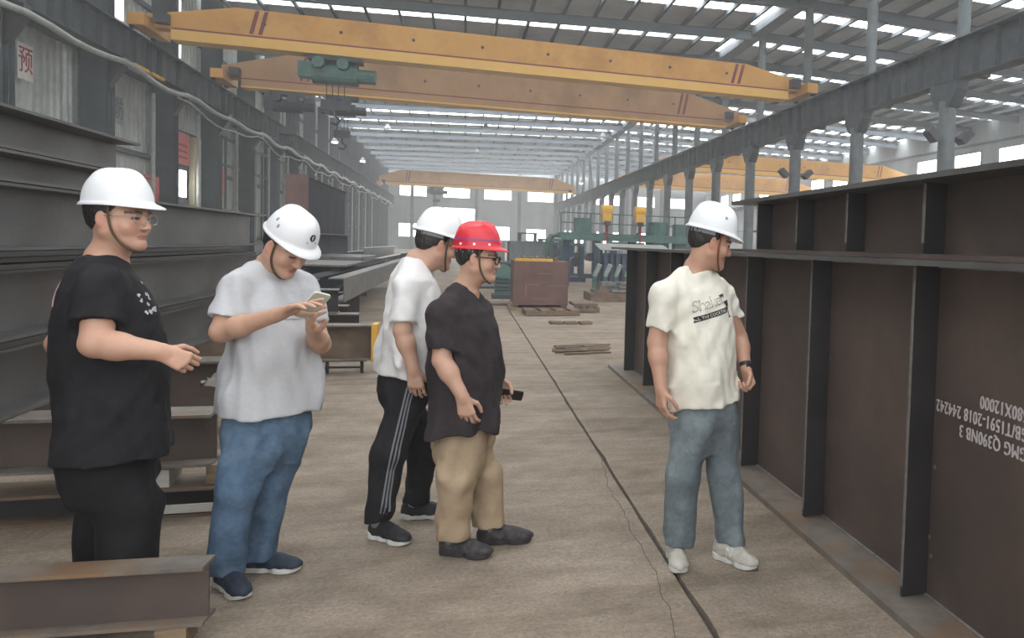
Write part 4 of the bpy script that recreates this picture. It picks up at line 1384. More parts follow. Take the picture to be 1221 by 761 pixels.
def decal(parent, tree, org, me, o, ux, uy, n, off=.0025, m=None, name='print', back=.25):
    """press a flat mesh (x, y) onto a cloth surface along -n"""
    bm = bmesh.new(); bm.from_mesh(me)
    bmesh.ops.triangulate(bm, faces=bm.faces)
    for _ in range(2):
        long_e = [e for e in bm.edges if e.calc_length() > .012]
        if not long_e: break
        bmesh.ops.subdivide_edges(bm, edges=long_e, cuts=2)
        bmesh.ops.triangulate(bm, faces=bm.faces)
    o = np.asarray(o); n = unit(n); ux = unit(ux); uy = unit(uy)
    bad = []
    for v in bm.verts:
        p = o + ux * v.co.x + uy * v.co.y + n * back
        hit = tree.ray_cast(Vector(p), Vector(-n), back * 2.5)
        if hit[0] is None:
            bad.append(v); continue
        v.co = hit[0] + Vector(n) * off - Vector(org)
    bmesh.ops.delete(bm, geom=bad, context='VERTS')
    m2 = bpy.data.meshes.new(name); bm.to_mesh(m2); bm.free()
    m2.materials.clear(); m2.materials.append(MATS[m])
    return link(name, m2, parent)
def flat_poly(pts):
    me = bpy.data.meshes.new('f')
    me.from_pydata([(x, y, 0) for x, y in pts], [], [tuple(range(len(pts)))])
    return me

def person(D):
    J = {k: np.array(v, dtype=np.float64) for k, v in D['J'].items()}
    org = np.array([J['hem'][0], J['hem'][1], 0.0])
    root = empty('person', org, D['label'], 'person', D.get('group'))
    fw = unit((D['face'][0], D['face'][1], 0))
    up = unit(J['neck'] - J['hem'])
    rt = unit(np.cross(fw, up)); fw2 = np.cross(up, rt)
    A = np.array([rt, fw2, up]); L = np.linalg.norm(J['neck'] - J['hem'])
    W, Dp = D['W'], D['D']; be = D.get('belly', 0.0); st = D.get('stout', 1.0); hs = D.get('hs', 1.0)
    HA = head_axes(D['hface'], D['hpitch'], D.get('hroll', 0))
    HC = J['head']
    tall = max(J['head'][2], J['neck'][2]) + .16
    pts = np.array(list(J.values()))
    lo = pts.min(0) - .30; hi = pts.max(0) + .30
    # ------------------------------------------------ body (head, neck, trunk, arms, hands: one skin)
    lo_b = lo.copy(); lo_b[2] = min(J['hem'][2] - .02, min(J[k][2] for k in ('r_end', 'l_end')) - .08); hi_b = hi.copy(); hi_b[2] = tall
    v = Vol(lo_b, hi_b, .0045)
    trunk = [(0.02, 0, be * .3, W * .72, Dp * .7), (.3 * L, 0, be * .5, W * .72, Dp * .72), (.6 * L, 0, 0, W * .74, Dp * .7), (.82 * L, 0, -.01, W * .76, Dp * .58), (.93 * L, 0, -.015, W * .5, Dp * .4)]
    v.add(loft(J['hem'], A, trunk, 2.2), .03)
    for q, sx in (('r', 1), ('l', -1)):
        sh, el, wr, en = (J[q + k] for k in ('_sh', '_el', '_wr', '_end'))
        v.add(cone(J['neck'] - up * .045, sh - up * .01, .05 * st, .045 * st), .04)
        v.add(cone(sh, el, .050 * st, .043 * st), .03)
        v.add(cone(el, el + (wr - el) * .35, .043 * st, .043 * st), .015)
        v.add(cone(el + (wr - el) * .3, wr, .043 * st, .0275 * st, ), .02)
        hd = D[q + 'hand']
        hand(v, wr, en - wr, hd['n'], q == 'r', hd['curl'], D.get('hands', 1.0) * 1.0, hd.get('point', False))
        v.add(cone(wr - (wr - el) * .12, wr + unit(en - wr) * .02, .027 * st, .022), .012)
    wide = D.get('wide', 1.0)
    add_head(v, HC, HA, hs, J['neck'] - up * .01, wide)
    Vb, Q = v.nets()
    Vb = relax(Vb, Q, 1, .4)
    body = np_mesh('body', Vb, Q, 'skin', org)
    # skin colouring: lips, brows, warm ears and knuckles
    lc = (Vb - HC) @ HA.T / hs
    lc[:, 0] /= wide
    base = SKIN * np.array(D.get('tone', (1, 1, 1)))
    col = np.tile(base, (len(Vb), 1))
    def blend(mask, c):
        nonlocal col
        mask = np.clip(mask, 0, 1)[:, None]
        col = col * (1 - mask) + np.array(c) * mask
    near = (np.abs(lc[:, 0]) < .12) & (lc[:, 2] > -.15)
    sm = lambda d, w_: np.clip(1 - d / w_, 0, 1)
    front = (lc[:, 1] > .05) & near
    blend(front * .5 * sm(np.hypot((np.abs(lc[:, 0]) - .035) / 1.2, lc[:, 2] + .035), .035), base * (1.08, .88, .84))
    blend(front * sm(np.maximum(np.abs(lc[:, 0]) - .022, np.abs(lc[:, 2] + .0685) - .0085), .003) * (lc[:, 1] > .085), rgb('a06257'))
    xb = np.abs(lc[:, 0])
    zb = .019 + .004 * np.clip(1 - np.abs(xb - .036) / .02, 0, 1)
    blend(front * (xb > .012) * (xb < .056) * sm(np.abs(lc[:, 2] - zb) - .003, .004) * .9, rgb('2a1f1b'))
    blend(front * .35 * sm(np.maximum(np.abs(lc[:, 0]) - .03, np.abs(lc[:, 2] + .078) - .03), .02) * (lc[:, 1] > .06), base * .72)
    blend(front * sm(np.abs(xb - .033) - .013, .002) * sm(np.abs(lc[:, 2]) - .0035, .002), rgb('3a2c28'))
    blend(near * (xb > .074) * (np.abs(lc[:, 2] + .01) < .035) * .5, base * (1.08, .8, .76))
    ca = body.color_attributes.new('Col', 'FLOAT_COLOR', 'POINT')
    ca.data.foreach_set('color', np.concatenate([np.clip(col, 0, 1), np.ones((len(col), 1))], 1).astype(np.float32).ravel())
    bo = link('body', body, root)
    # hair
    v = Vol(HC - .16, HC + .16, .005)
    def PH(x, y, z):
        return HC + hs * (HA[0] * x * wide + HA[1] * y + HA[2] * z)
    v.add(ell(PH(0, -.016, .030), HA, (.081 * hs * wide, .100 * hs, .094 * hs)), .005)
    v.add(ell(PH(0, -.042, -.012), HA, (.066 * hs * wide, .062 * hs, .050 * hs)), .015)
    def keep(p):
        x, y, z = p[0] - HC[0], p[1] - HC[1], p[2] - HC[2]
        f = (x * HA[1, 0] + y * HA[1, 1] + z * HA[1, 2]) / hs
        u = (x * HA[2, 0] + y * HA[2, 1] + z * HA[2, 2]) / hs
        lim = np.interp(u, [-.08, -.045, -.02, .005, .03, .06, .12], [-.075, -.055, -.035, .012, .030, .045, .06])
        return -np.maximum(f - lim, -.052 - u - .25 * (f + .1)) * hs
    v.cut((keep, v.lo, v.lo + .5), .006)
    v.disp(folds(7, .0015, .02), .01)
    Vh, Q = v.nets()
    link('hair', np_mesh('hair', Vh, Q, 'hair', org), root)
    # eyes
    for q in (-1, 1):
        m = MB()
        c0 = PH(q * .033, .0835, .0005) - org
        n = 10
        vv = [c0 + HA[1] * .006 * hs]
        vv += [c0 + hs * (HA[0] * .0105 * math.cos(t) + HA[2] * .0042 * math.sin(t)) + HA[1] * .003 * hs for t in [2 * math.pi * k / n for k in range(n)]]
        vv += [c0 - HA[1] * .004]
        m.add(vv, [(0, 1 + k, 1 + (k + 1) % n) for k in range(n)] + [(n + 1, 1 + (k + 1) % n, 1 + k) for k in range(n)])
        m.build('eye', 'eye_dark', root, smooth=True)
    # ------------------------------------------------ shirt
    lo_s = lo.copy(); lo_s[2] = J['hem'][2] - .08; hi_s = hi.copy(); hi_s[2] = J['neck'][2] + .10
    v = Vol(lo_s, hi_s, .0065)
    fl_ = D.get('flare', 1.0)
    secs = [(-.02, 0, be * .7, W * fl_, Dp * fl_), (.12 * L, 0, be * .9, W * (1 + fl_) / 2, Dp * (1 + fl_) / 2), (.3 * L, 0, be, W * .98, Dp * 1.0), (.5 * L, 0, be * .6, W * .96, Dp * .96), (.7 * L, 0, be * .1, W * .97, Dp * .88),
            (.82 * L, 0, -.008, W * .94, Dp * .74), (.92 * L, 0, -.018, W * .66, Dp * .52), (.985 * L, 0, -.02, W * .4, Dp * .36)]
    v.add(loft(J['hem'], A, secs, 2.35), .03)
    for q in ('r', 'l'):
        sh, el = J[q + '_sh'], J[q + '_el']
        ad = unit(el - sh); se = sh + (el - sh) * D.get(q + 'slv', .72)
        rs = D.get('slv_r', .078) * st
        v.add(cone(J['neck'] - up * .035, sh - up * .004, .055, .056 * st), .04)
        v.add(capped(cone(sh, se + ad * .05, .058 * st, rs), se, ad), .04)
        v.cut(cone(se - ad * .004, se + ad * .08, rs - .026, rs - .020), .004)
    nd = unit(J['neck'] - HC)
    nu = unit(up - nd * .8)
    v.cut(cone(J['neck'] + nu * .10 + fw2 * .004, J['neck'] - nu * .004 + fw2 * .010, .072 * hs * wide, .064 * hs * wide), .006)
    hemz = J['hem'][2]
    def drape(x, y, z):
        t = (x - J['hem'][0]) * up[0] + (y - J['hem'][1]) * up[1] + (z - hemz) * up[2]
        return np.clip(.35 + .9 * np.exp(-(t - .3 * L) ** 2 / .03) + .4 * (t < .1), 0, 1.2)
    v.disp(folds(D['seed'], .0085 * D.get('wr', 1), .20, (1, 1, .45), drape))
    v.disp(folds(D['seed'] + 9, .0024 * D.get('wr', 1), .085, (1, 1, .7)))
    Vs, Qs = v.nets()
    Vs = relax(Vs, Qs, 1, .4)
    shirt = link('t_shirt', np_mesh('t_shirt', Vs, Qs, D['shirt'], org), root)
    stree = BVHTree.FromPolygons([Vector(p) for p in Vs], [tuple(int(i) for i in q) for q in Qs])
    # ------------------------------------------------ trousers
    T = D['T']
    lo_t = lo.copy(); lo_t[2] = 0; hi_t = hi.copy(); hi_t[2] = J['hem'][2] + .12
    v = Vol(lo_t, hi_t, .0065)
    B = np.array([unit(np.cross(fw, (0, 0, 1))), fw, (0, 0, 1.0)])
    hw, hd_ = T['hw'], T['hd']
    v.add(loft((J['hem'][0], J['hem'][1], J['hem'][2]), B, [(-.25, 0, 0, hw * .55, hd_ * .55), (-.19, 0, 0, hw * .80, hd_ * .78), (-.12, 0, -.002, hw * .96, hd_ * .95), (-.05, 0, -.005, hw, hd_), (.03, 0, 0, hw * .90, hd_ * .88)], 2.1), .03)
    for q, sx in (('r', 1), ('l', -1)):
        hip = np.array([J['hem'][0], J['hem'][1], J['hem'][2] - .13]) + B[0] * sx * hw * .47
        kn, an = J[q + '_kn'], J[q + '_an']
        v.add(cone(hip, kn, T['r'][0], T['r'][1]), .06)
        ad = unit(an - kn)
        v.add(capped(cone(kn, an + ad * .06, T['r'][1], T['r'][2]), (an[0], an[1], T['cuff']), (0, 0, -1)), .025)
    kz = (J['r_kn'][2] + J['l_kn'][2]) / 2
    def creases(x, y, z):
        return np.clip(.45 + .8 * np.exp(-(z - .16) ** 2 / .012) + .5 * np.exp(-(z - kz) ** 2 / .012) + .6 * np.exp(-(z - hemz + .14) ** 2 / .008), 0, 1.3)
    v.disp(folds(D['seed'] + 4, .0068 * T.get('wr', 1), .15, (1, 1, .5), creases))
    v.disp(folds(D['seed'] + 5, .0046 * T.get('wr', 1), .105, (1, 1, .9), lambda x, y, z: creases(x, y, z) - .42))
    Vt, Qt = v.nets()
    Vt = relax(Vt, Qt, 1, .4)
    tr = link('trousers', np_mesh('trousers', Vt, Qt, T['m'], org), root)
    ttree = BVHTree.FromPolygons([Vector(p) for p in Vt], [tuple(int(i) for i in q) for q in Qt])
    # ------------------------------------------------ shoes, socks
    for q in ('r', 'l'):
        an = J[q + '_an']
        s = shoe(root, org, J[q + '_ft'], D[q + 'toe'], D['shoe'][0], D['shoe'][1], 'shoe', D.get('shoe_len', 1.0))
        f0 = J[q + '_ft']
        MB().cyl(np.array([f0[0], f0[1], .06]) - unit((*D[q + 'toe'], 0)) * .02 - org, np.array([an[0], an[1], max(an[2], T['cuff']) + .06]) - org, .040, .042, n=16).build('sock', D.get('sock', 'sock_grey'), root, smooth=True)
    # ------------------------------------------------ hard hat and its straps
    h, PHh = helmet(root, org, HC, HA, D['hat'], D.get('tilt', 0.0), hs * D.get('hat_s', 1.0))
    chin_strap(h, org, HC, HA, hs, D.get('strap', 'strap_brown'), wide)
    if D.get('specs'):
        glasses(root, org, HC, HA, hs, D['specs'][0], D['specs'][1], wide)
    return dict(root=root, org=org, A=A, J=J, HA=HA, HC=HC, shirt=shirt, stree=stree, trousers=tr, ttree=ttree, hat=h, PH=PHh, up=up, rt=rt, fw=fw2, hs=hs)
J_P1 = dict(neck=(-1.341, 3.75, 1.452), hem=(-1.332, 3.75, 0.688), head=(-1.293, 3.74, 1.599), r_sh=(-1.288, 3.57, 1.334), r_el=(-1.284, 3.5, 1.128), r_wr=(-1.071, 3.46, 1.103), r_end=(-0.978, 3.47, 1.054), l_sh=(-1.429, 3.93, 1.319), l_el=(-1.589, 4.0, 1.068), l_wr=(-1.483, 4.05, 0.828), l_end=(-1.405, 4.0, 0.763), r_kn=(-1.257, 3.68, 0.291), l_kn=(-1.4, 3.86, 0.261), r_an=(-1.245, 3.66, -0.057), l_an=(-1.431, 3.88, -0.086), r_ft=(-1.22, 3.66, 0.0), l_ft=(-1.42, 3.88, 0.0))
J_P2 = dict(neck=(-0.817, 4.0, 1.427), hem=(-0.826, 4.0, 0.785), head=(-0.739, 3.92, 1.504), r_sh=(-0.916, 3.87, 1.328), r_el=(-0.957, 3.8, 1.138), r_wr=(-0.706, 3.64, 1.231), r_end=(-0.607, 3.58, 1.284), l_sh=(-0.714, 4.12, 1.314), l_el=(-0.619, 4.02, 1.06), l_wr=(-0.618, 3.82, 1.15), l_end=(-0.625, 3.72, 1.224), r_kn=(-0.911, 3.88, 0.443), l_kn=(-0.826, 4.06, 0.422), r_an=(-0.973, 3.93, 0.109), l_an=(-0.88, 4.1, 0.081), r_ft=(-0.965, 3.93, 0.0), l_ft=(-0.885, 4.1, 0.0))
J_P3 = dict(neck=(-0.232, 4.5, 1.452), hem=(-0.293, 4.5, 0.862), head=(-0.142, 4.5, 1.529), r_sh=(-0.277, 4.34, 1.318), r_el=(-0.29, 4.29, 1.089), r_wr=(-0.235, 4.27, 0.901), r_end=(-0.218, 4.27, 0.782), l_sh=(-0.212, 4.66, 1.293), l_el=(-0.197, 4.7, 1.045), l_wr=(-0.14, 4.66, 0.84), l_end=(-0.13, 4.66, 0.709), r_kn=(-0.346, 4.36, 0.458), l_kn=(-0.202, 4.64, 0.38), r_an=(-0.391, 4.38, 0.151), l_an=(-0.234, 4.68, 0.108), r_ft=(-0.385, 4.4, 0.0), l_ft=(-0.235, 4.69, 0.0))
J_P4 = dict(neck=(0.001, 4.14, 1.329), hem=(0.009, 4.14, 0.648), head=(0.061, 4.12, 1.472), r_sh=(-0.094, 3.97, 1.214), r_el=(-0.093, 3.94, 0.989), r_wr=(-0.001, 3.9, 0.828), r_end=(0.023, 3.9, 0.732), l_sh=(0.073, 4.31, 1.195), l_el=(0.125, 4.37, 0.969), l_wr=(0.172, 4.32, 0.843), l_end=(0.203, 4.3, 0.748), r_kn=(-0.025, 4.04, 0.408), l_kn=(0.116, 4.22, 0.362), r_an=(-0.029, 4.07, 0.134), l_an=(0.14, 4.21, 0.124), r_ft=(-0.025, 4.1, 0.0), l_ft=(0.16, 4.21, 0.0))
J_P5 = dict(neck=(1.072, 3.75, 1.467), hem=(1.137, 3.74, 0.815), head=(1.131, 3.72, 1.587), r_sh=(0.894, 3.66, 1.33), r_el=(0.865, 3.66, 1.104), r_wr=(0.879, 3.61, 0.898), r_end=(0.884, 3.6, 0.781), l_sh=(1.228, 3.82, 1.329), l_el=(1.337, 3.84, 1.102), l_wr=(1.343, 3.74, 0.966), l_end=(1.359, 3.7, 0.863), r_kn=(1.023, 3.7, 0.456), l_kn=(1.241, 3.74, 0.445), r_an=(1.028, 3.76, 0.102), l_an=(1.292, 3.72, 0.082), r_ft=(1.02, 3.78, 0.0), l_ft=(1.265, 3.72, 0.0))


J_P1.update(r_kn=(-1.235, 3.66, .47), l_kn=(-1.375, 3.86, .47), r_an=(-1.245, 3.66, .10), l_an=(-1.40, 3.88, .10), r_ft=(-1.235, 3.67, 0), l_ft=(-1.39, 3.89, 0))
# man 1: black T-shirt, far left
p1 = person(dict(J=J_P1, label='man in black t-shirt and white hard hat at the far left, seen from the side', group='visitors in the aisle',
    face=(.95, .28), W=.235, D=.19, belly=.02, stout=1.18, seed=2, flare=1.05, hface=(.96, -.28), hpitch=-.03, hroll=0, wide=1.06, hs=1.05, hat_s=.97,
    rhand=dict(n=(0, 1, -.35), curl=1.0), lhand=dict(n=(1, -.2, 0), curl=.4), slv_r=.068, rslv=.62, lslv=.55,
    shirt='black_cotton', T=dict(m='black_trousers', hw=.2, hd=.165, r=(.115, .105, .10), cuff=.07, wr=1.0),
    shoe=('shoe_black', 'sole_dark'), rtoe=(.95, .1), ltoe=(.95, .3), hat='v', tilt=.04, specs=('glass_frame_clear', .0017), tone=(1.02, .98, .97)))
# man 2: grey T-shirt, looking at a phone
p2 = person(dict(J=J_P2, label='man in grey t-shirt and blue jeans bowing his head over a phone', group='visitors in the aisle',
    face=(.72, -.69), W=.205, D=.155, belly=.012, seed=5, flare=1.04, wr=1.4, hface=(.80, -.60), hpitch=-.62, hroll=0.0, hs=1.0, hat_s=.96,
    rhand=dict(n=(.15, -.1, -1), curl=.28, point=True), lhand=dict(n=(.55, -.5, .75), curl=.7), slv_r=.070, rslv=.72, lslv=.66,
    shirt='grey_melange', T=dict(m='blue_denim', hw=.175, hd=.15, r=(.100, .083, .074), cuff=.075, wr=1.1),
    shoe=('shoe_navy', 'sole_white'), rtoe=(.55, -.83), ltoe=(.96, -.28), hat='v', tilt=.05, strap='strap_brown'))
# man 3: white T-shirt
p3 = person(dict(J=J_P3, label='man in white t-shirt and black striped track trousers behind the red helmet', group='visitors in the aisle',
    face=(.97, .22), W=.19, D=.145, belly=.008, seed=8, flare=1.0, wr=1.3, hface=(.90, .36), hpitch=-.28, hs=1.03, hat_s=.99,
    rhand=dict(n=(.1, 1, 0), curl=.55), lhand=dict(n=(.1, -1, 0), curl=.5), slv_r=.067, rslv=.82, lslv=.8,
    shirt='white_cotton', T=dict(m='track_black', hw=.165, hd=.130, r=(.092, .082, .062), cuff=.10, wr=1.1),
    shoe=('shoe_black', 'sole_white'), rtoe=(.72, -.70), ltoe=(.99, -.12), hat='v', tilt=.02, strap='strap_brown', specs=('glass_frame_black', .0024)))
# man 4: black T-shirt, red helmet
p4 = person(dict(J=J_P4, label='man in red hard hat, charcoal t-shirt and khaki trousers holding a phone', group='visitors in the aisle',
    face=(.95, -.26), W=.21, D=.165, belly=.01, seed=11, flare=1.04, wr=1.3, hface=(.975, -.20), hpitch=-.10, hs=.97, wide=1.04,
    rhand=dict(n=(.25, 1, 0), curl=.6), lhand=dict(n=(-.2, -1, .1), curl=.65), slv_r=.073, rslv=.80, lslv=.8,
    shirt='charcoal_cotton', T=dict(m='khaki', hw=.165, hd=.145, r=(.094, .083, .080), cuff=.095, wr=1.15),
    shoe=('shoe_mottled', 'sole_dark'), rtoe=(.86, -.5), ltoe=(.99, -.10), hat='r', tilt=.10, strap='strap_brown', specs=('glass_frame_black', .0030), hat_s=.98))
# man 5: cream T-shirt, right
p5 = person(dict(J=J_P5, label='man in cream printed t-shirt and grey jeans beside the plate girder', group='visitors in the aisle',
    face=(.42, -.90), W=.192, D=.14, belly=.008, seed=14, flare=1.03, wr=1.4, hface=(.995, -.02), hpitch=-.26, hs=1.03, hat_s=.99,
    rhand=dict(n=(.9, .3, 0), curl=.6), lhand=dict(n=(-.8, -.35, -.1), curl=1.25), slv_r=.064, rslv=.72, lslv=.60,
    shirt='cream_cotton', T=dict(m='grey_denim', hw=.178, hd=.145, r=(.100, .080, .070), cuff=.085, wr=1.2),
    shoe=('shoe_grey', 'sole_white'), rtoe=(-.12, -.99), ltoe=(.5, -.86), hat='v', tilt=.03, strap='strap_red', tone=(.98, .94, .92)))

# ---- prints, stripes, badges
def up_of(p):
    return p['up']
def on_chest(p, s_r, t, ang=0.0):
    """point in front of the chest: s_r metres to the wearer's right, t metres above the hem; ang turns the ray round the trunk"""
    n = p['fw'] * math.cos(ang) + p['rt'] * math.sin(ang)
    ux = np.cross(p['up'], n)
    o = p['J']['hem'] + p['up'] * t + p['rt'] * s_r
    return o, ux, n
# cream shirt: outline word, dark banner, glass
o, ux, n = on_chest(p5, 0.035, .432, -.12)
ux = unit(ux * .985 + p5['up'] * .17); uy = np.cross(n, ux)
def word(p, s, size, m, o, ux, uy, n, sp=1.0, parent=None, shear=0.0):
    me = text_mesh(s, size, 0, sp)
    if shear:
        for v in me.vertices: v.co.x += shear * v.co.y
    return decal(parent or p['shirt'], p['stree'], p['org'], me, o, ux, uy, n, m=m)
b1 = word(p5, 'Shaker', .075, 'print_grey', o + uy * .045, ux, uy, n, .9, shear=.25)
word(p5, 'Shaker', .064, 'cream_cotton', o + uy * .045 + n * .0, ux, uy, n, 1.05, shear=.25)['kind'] = 'thing'
b2 = decal(p5['shirt'], p5['stree'], p5['org'], flat_poly([(-.105, -.012), (.085, -.012), (.092, .014), (-.098, .014)]), o - uy * .012, ux, uy, n, m='print_black', off=.002)
word(p5, 'ALL THE COCKTAIL', .020, 'cream_cotton', o - uy * .012 + ux * -.012, ux, uy, n, 1.05, parent=b2)
o2 = o + ux * .098 + uy * .0
decal(p5['shirt'], p5['stree'], p5['org'], flat_poly([(-.022, .03), (.022, .03), (.012, .008), (.003, -.002), (.003, -.045), (.012, -.052), (-.012, -.052), (-.003, -.045), (-.003, -.002), (-.012, .008)]), o2, ux, uy, n, m='print_black')
decal(p5['shirt'], p5['stree'], p5['org'], flat_poly([(-.02, .05), (.012, .05), (.012, .066), (-.02, .066)]), o2 + ux * -.012, ux, uy, n, m='print_black')
# black shirt: pale print on the chest, pink patch on the back
o, ux, n = on_chest(p1, 0.06, .60, .5)
uy = np.cross(n, ux)
rnd = random.Random(4)
for k in range(16):
    a, b_ = rnd.uniform(-.05, .05), rnd.uniform(-.07, .06)
    q = [(a + math.cos(t) * rnd.uniform(.004, .013), b_ + math.sin(t) * rnd.uniform(.004, .010)) for t in [i * .785 for i in range(8)]]
    decal(p1['shirt'], p1['stree'], p1['org'], flat_poly(q), o, ux, uy, n, m='print_white')
n = unit(-p1['fw'] * .8 + p1['rt'] * .6); ux = np.cross(p1['up'], n); uy = np.cross(n, ux)
o = p1['J']['hem'] + p1['up'] * .62
decal(p1['shirt'], p1['stree'], p1['org'], flat_poly([(-.02, -.05), (.015, -.055), (.022, .02), (.0, .05), (-.02, .03)]), o - ux * .03, ux, uy, n, m='print_pink')
# small chest mark on the grey shirt
o, ux, n = on_chest(p2, 0.0, .40, 0)
uy = np.cross(n, ux)
decal(p2['shirt'], p2['stree'], p2['org'], flat_poly([(-.045, -.002), (.045, -.002), (.045, .002), (-.045, .002)]), o + ux * .01, ux, uy, n, m='print_grey')
# three stripes down the track trousers (outer side of the near leg)
J = p3['J']
hip = np.array([J['hem'][0], J['hem'][1], J['hem'][2] - .06]) + p3['rt'] * .08
for k in range(3):
    path = []
    for i in range(30):
        t = i / 29
        c = hip + (J['r_kn'] - hip) * (t / .5) if t < .5 else J['r_kn'] + (J['r_an'] - J['r_kn']) * ((t - .5) / .5) * .97
        d = unit(p3['rt'] * 1.0 + p3['fw'] * (.18 + .20 * (k - 1)) - p3['fw'] * .1)
        hit = p3['ttree'].ray_cast(Vector(c + d * .3), Vector(-d), .4)
        if hit[0] is not None:
            path.append((np.array(hit[0]) + d * .0025, d))
    m = MB()
    vv = []
    for q, d in path:
        s_ = unit(np.cross(d, (0, 0, 1)))
        vv += [q + s_ * .0045 - p3['org'], q - s_ * .0045 - p3['org']]
    m.add(vv, [(2 * i, 2 * i + 1, 2 * i + 3, 2 * i + 2) for i in range(len(path) - 1)])
    m.build('stripe', 'stripe_grey', p3['trousers'])
# hat badges
def hat_disc(p, x, y, z, r, m, parent=None, name='badge', nx=None):
    c = np.asarray(p['PH'](x, y, z))
    d = unit(np.asarray(p['PH'](*(nx or (x * 1.4, y * 1.4, z + .005)))) - c)
    return MB().cyl(c - d * .004, c + d * .003, r, n=14).build(name, m, parent or p['hat'])
for y_ in (-.07, .0, .07):
    x_ = .103 * math.sqrt(max(0, 1 - ((y_ + .004) / .121) ** 2)) * .99
    for s_ in (-1, 1):
        hat_disc(p4, s_ * x_, y_, .068, .006, 'badge_white', name='rivet')
m = MB(); vv = []
pts = []
for i in range(41):
    t = -math.pi * .15 - math.pi * .85 + 2 * math.pi * i / 40 * .5 + math.pi * .75
    pts.append(t)
for sgn in (1, -1):
    vv = []
    for i in range(25):
        t = math.radians(-70 + 140 * i / 24)
        for z_, k_ in ((.086, .978), (.096, .962)):
            vv.append(np.asarray(p4['PH'](sgn * (.103 * k_ + .002) * math.cos(t), (.121 * k_ + .002) * math.sin(t) - .004, z_)))
    MB().add(vv, [(2 * i, 2 * i + 2, 2 * i + 3, 2 * i + 1) for i in range(24)]).build('band', 'badge_purple', p4['hat'])
# logo on the bowed helmet and side mark
def hat_decal(p, me, x, y, z, m, name, sx=1):
    me2 = me.copy()
    tree = BVHTree.FromPolygons([v.co for v in p['hat'].data.vertices], [tuple(q.vertices) for q in p['hat'].data.polygons])
    c = np.asarray(p['PH'](x, y, z)); cen = np.asarray(p['PH'](0, 0, z - .01))
    n_ = unit(c - cen); upv = unit(np.asarray(p['PH'](0, 0, 1)) - np.asarray(p['PH'](0, 0, 0)))
    ux_ = unit(np.cross(upv, n_)); uy_ = np.cross(n_, ux_)
    bm = bmesh.new(); bm.from_mesh(me2)
    bmesh.ops.triangulate(bm, faces=bm.faces)
    bad = []
    for v in bm.verts:
        hit = tree.ray_cast(Vector(c + ux_ * v.co.x + uy_ * v.co.y + n_ * .1), Vector(-n_), .3)
        if hit[0] is None: bad.append(v)
        else: v.co = hit[0] + Vector(n_) * .0012
    bmesh.ops.delete(bm, geom=bad, context='VERTS')
    bm.to_mesh(me2); bm.free()
    me2.materials.clear(); me2.materials.append(MATS[m])
    return link(name, me2, p['hat'])
ring = [(math.cos(t) * .014, math.sin(t) * .016) for t in [i * math.pi / 12 for i in range(24)]]
lg = hat_decal(p2, flat_poly(ring), .0, .14, .115, 'logo_black', 'logo')
hat_decal(p2, flat_poly([(-.004, -.010), (.001, -.010), (.005, .010), (.0, .010)]), .0, .14, .115, 'helmet_white', 'logo_slash')
hat_decal(p2, flat_poly([(-.024, -.003), (.024, -.003), (.024, .003), (-.024, .003)]), .0, .142, .091, 'logo_black', 'logo_bar')
hat_decal(p2, flat_poly([(-.006, -.004), (.006, -.004), (.006, .012), (-.006, .012)]), .10, -.03, .12, 'helmet_inner', 'side_mark')
hat_decal(p2, flat_poly([(-.006, -.004), (.006, -.004), (.006, .012), (-.006, .012)]), .11, .0, .10, 'helmet_inner', 'side_mark')
hat_decal(p5, flat_poly([(math.cos(t) * .008, math.sin(t) * .008) for t in [i * math.pi / 6 for i in range(12)]]), .11, .03, .12, 'helmet_inner', 'side_mark')
# wrist watch of man 5
w0 = p5['J']['l_wr'] - unit(p5['J']['l_wr'] - p5['J']['l_el']) * .012
ax_ = unit(p5['J']['l_wr'] - p5['J']['l_el'])
wt = MB().cyl(w0 - ax_ * .011 - p5['org'], w0 + ax_ * .011 - p5['org'], .032, n=20).build('wrist_watch', 'watch_dark', p5['root'])
sd = unit(np.cross(ax_, (0, 1, 0)))
MB().cyl(w0 + np.array([0, -.030, 0]) + sd * .01 - p5['org'], w0 + np.array([0, -.037, 0]) + sd * .01 - p5['org'], .017, n=16).build('dial', 'watch_dark', wt)

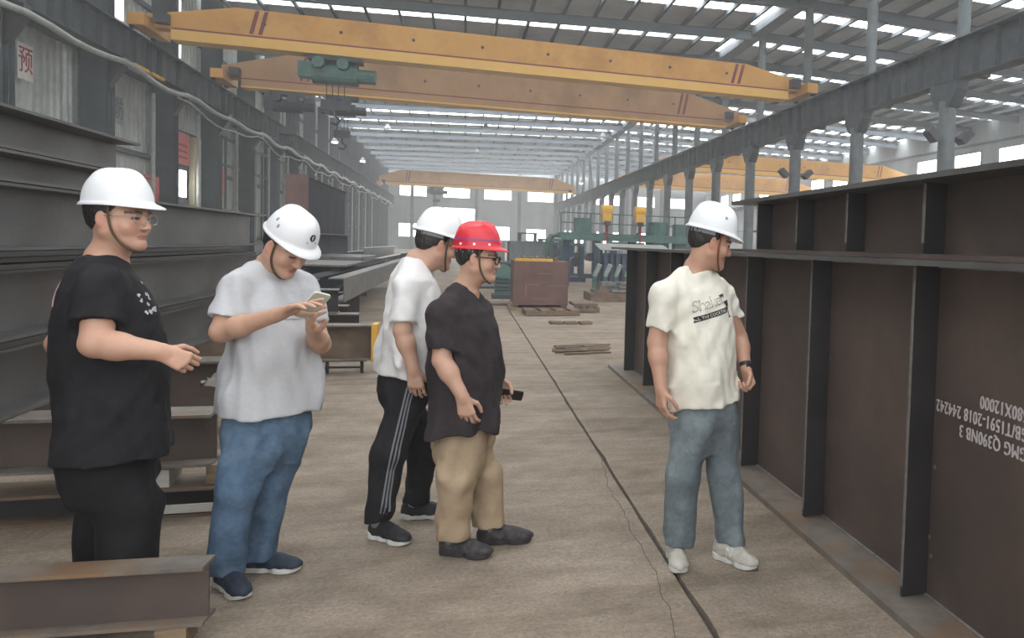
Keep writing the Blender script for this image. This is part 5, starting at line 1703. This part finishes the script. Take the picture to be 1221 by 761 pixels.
# ---- phones in hands
def phone(c, ux_, uy_, label, m_back, sz=(.074, .155, .009)):
    ux_ = unit(ux_); uy_ = unit(np.asarray(uy_) - ux_ * np.dot(uy_, ux_)); n_ = np.cross(ux_, uy_)
    r = empty('mobile_phone', c, label, 'phone')
    def slab(w_, h_, z0, z1, rad=.012):
        pts = []
        for cx, cy, a0 in ((1, 1, 0), (-1, 1, 90), (-1, -1, 180), (1, -1, 270)):
            for k in range(5):
                t = math.radians(a0 + k * 22.5)
                pts.append((cx * (w_ / 2 - rad) + rad * math.cos(t), cy * (h_ / 2 - rad) + rad * math.sin(t)))
        nn = len(pts)
        v = [ux_ * x + uy_ * y + n_ * z for z in (z0, z1) for x, y in pts]
        return MB().add(v, [(i, (i + 1) % nn, nn + (i + 1) % nn, nn + i) for i in range(nn)] + [tuple(range(nn - 1, -1, -1)), tuple(range(nn, 2 * nn))])
    slab(sz[0], sz[1], -sz[2] / 2, sz[2] / 2).build('case', m_back, r)
    slab(sz[0] - .006, sz[1] - .008, sz[2] / 2, sz[2] / 2 + .0012, .009).build('screen', 'phone_glass', r)
    return r
_n = unit((-.30, .66, .69)); _f = np.array([.72, -.69, .45]); _f = unit(_f - _n * (_f @ _n))
phone((-.598, 3.68, 1.262), np.cross(_f, _n), _f, 'pale cased phone held up by the man in grey', 'phone_case')
phone((.225, 4.285, .758), (.1, -.7, .7), (.9, .1, -.28), 'black phone in the far hand of the man in red helmet', 'phone_glass')

# letter on the sides of the grey shoes
for sh, d_ in zip([c for c in p5['root'].children if c.name.startswith('shoe')], ((-.12, -.99), (.5, -.86))):
    d_ = unit((*d_, 0)); l_ = np.array([d_[1], -d_[0], 0])
    tr_ = BVHTree.FromPolygons([v.co + Vector(p5['org']) for v in sh.data.vertices], [tuple(q.vertices) for q in sh.data.polygons])
    ft = p5['J']['r_ft'] if abs(d_[0] + .12) < .05 else p5['J']['l_ft']
    for sg in (-1, 1):
        decal(sh, tr_, p5['org'], text_mesh('N', .055), ft + d_ * .055 + np.array([0, 0, .062]), np.cross((0, 0, 1), l_ * sg), (0, 0, 1), l_ * sg, m='sole_white', off=.0015, name='letter_mark')
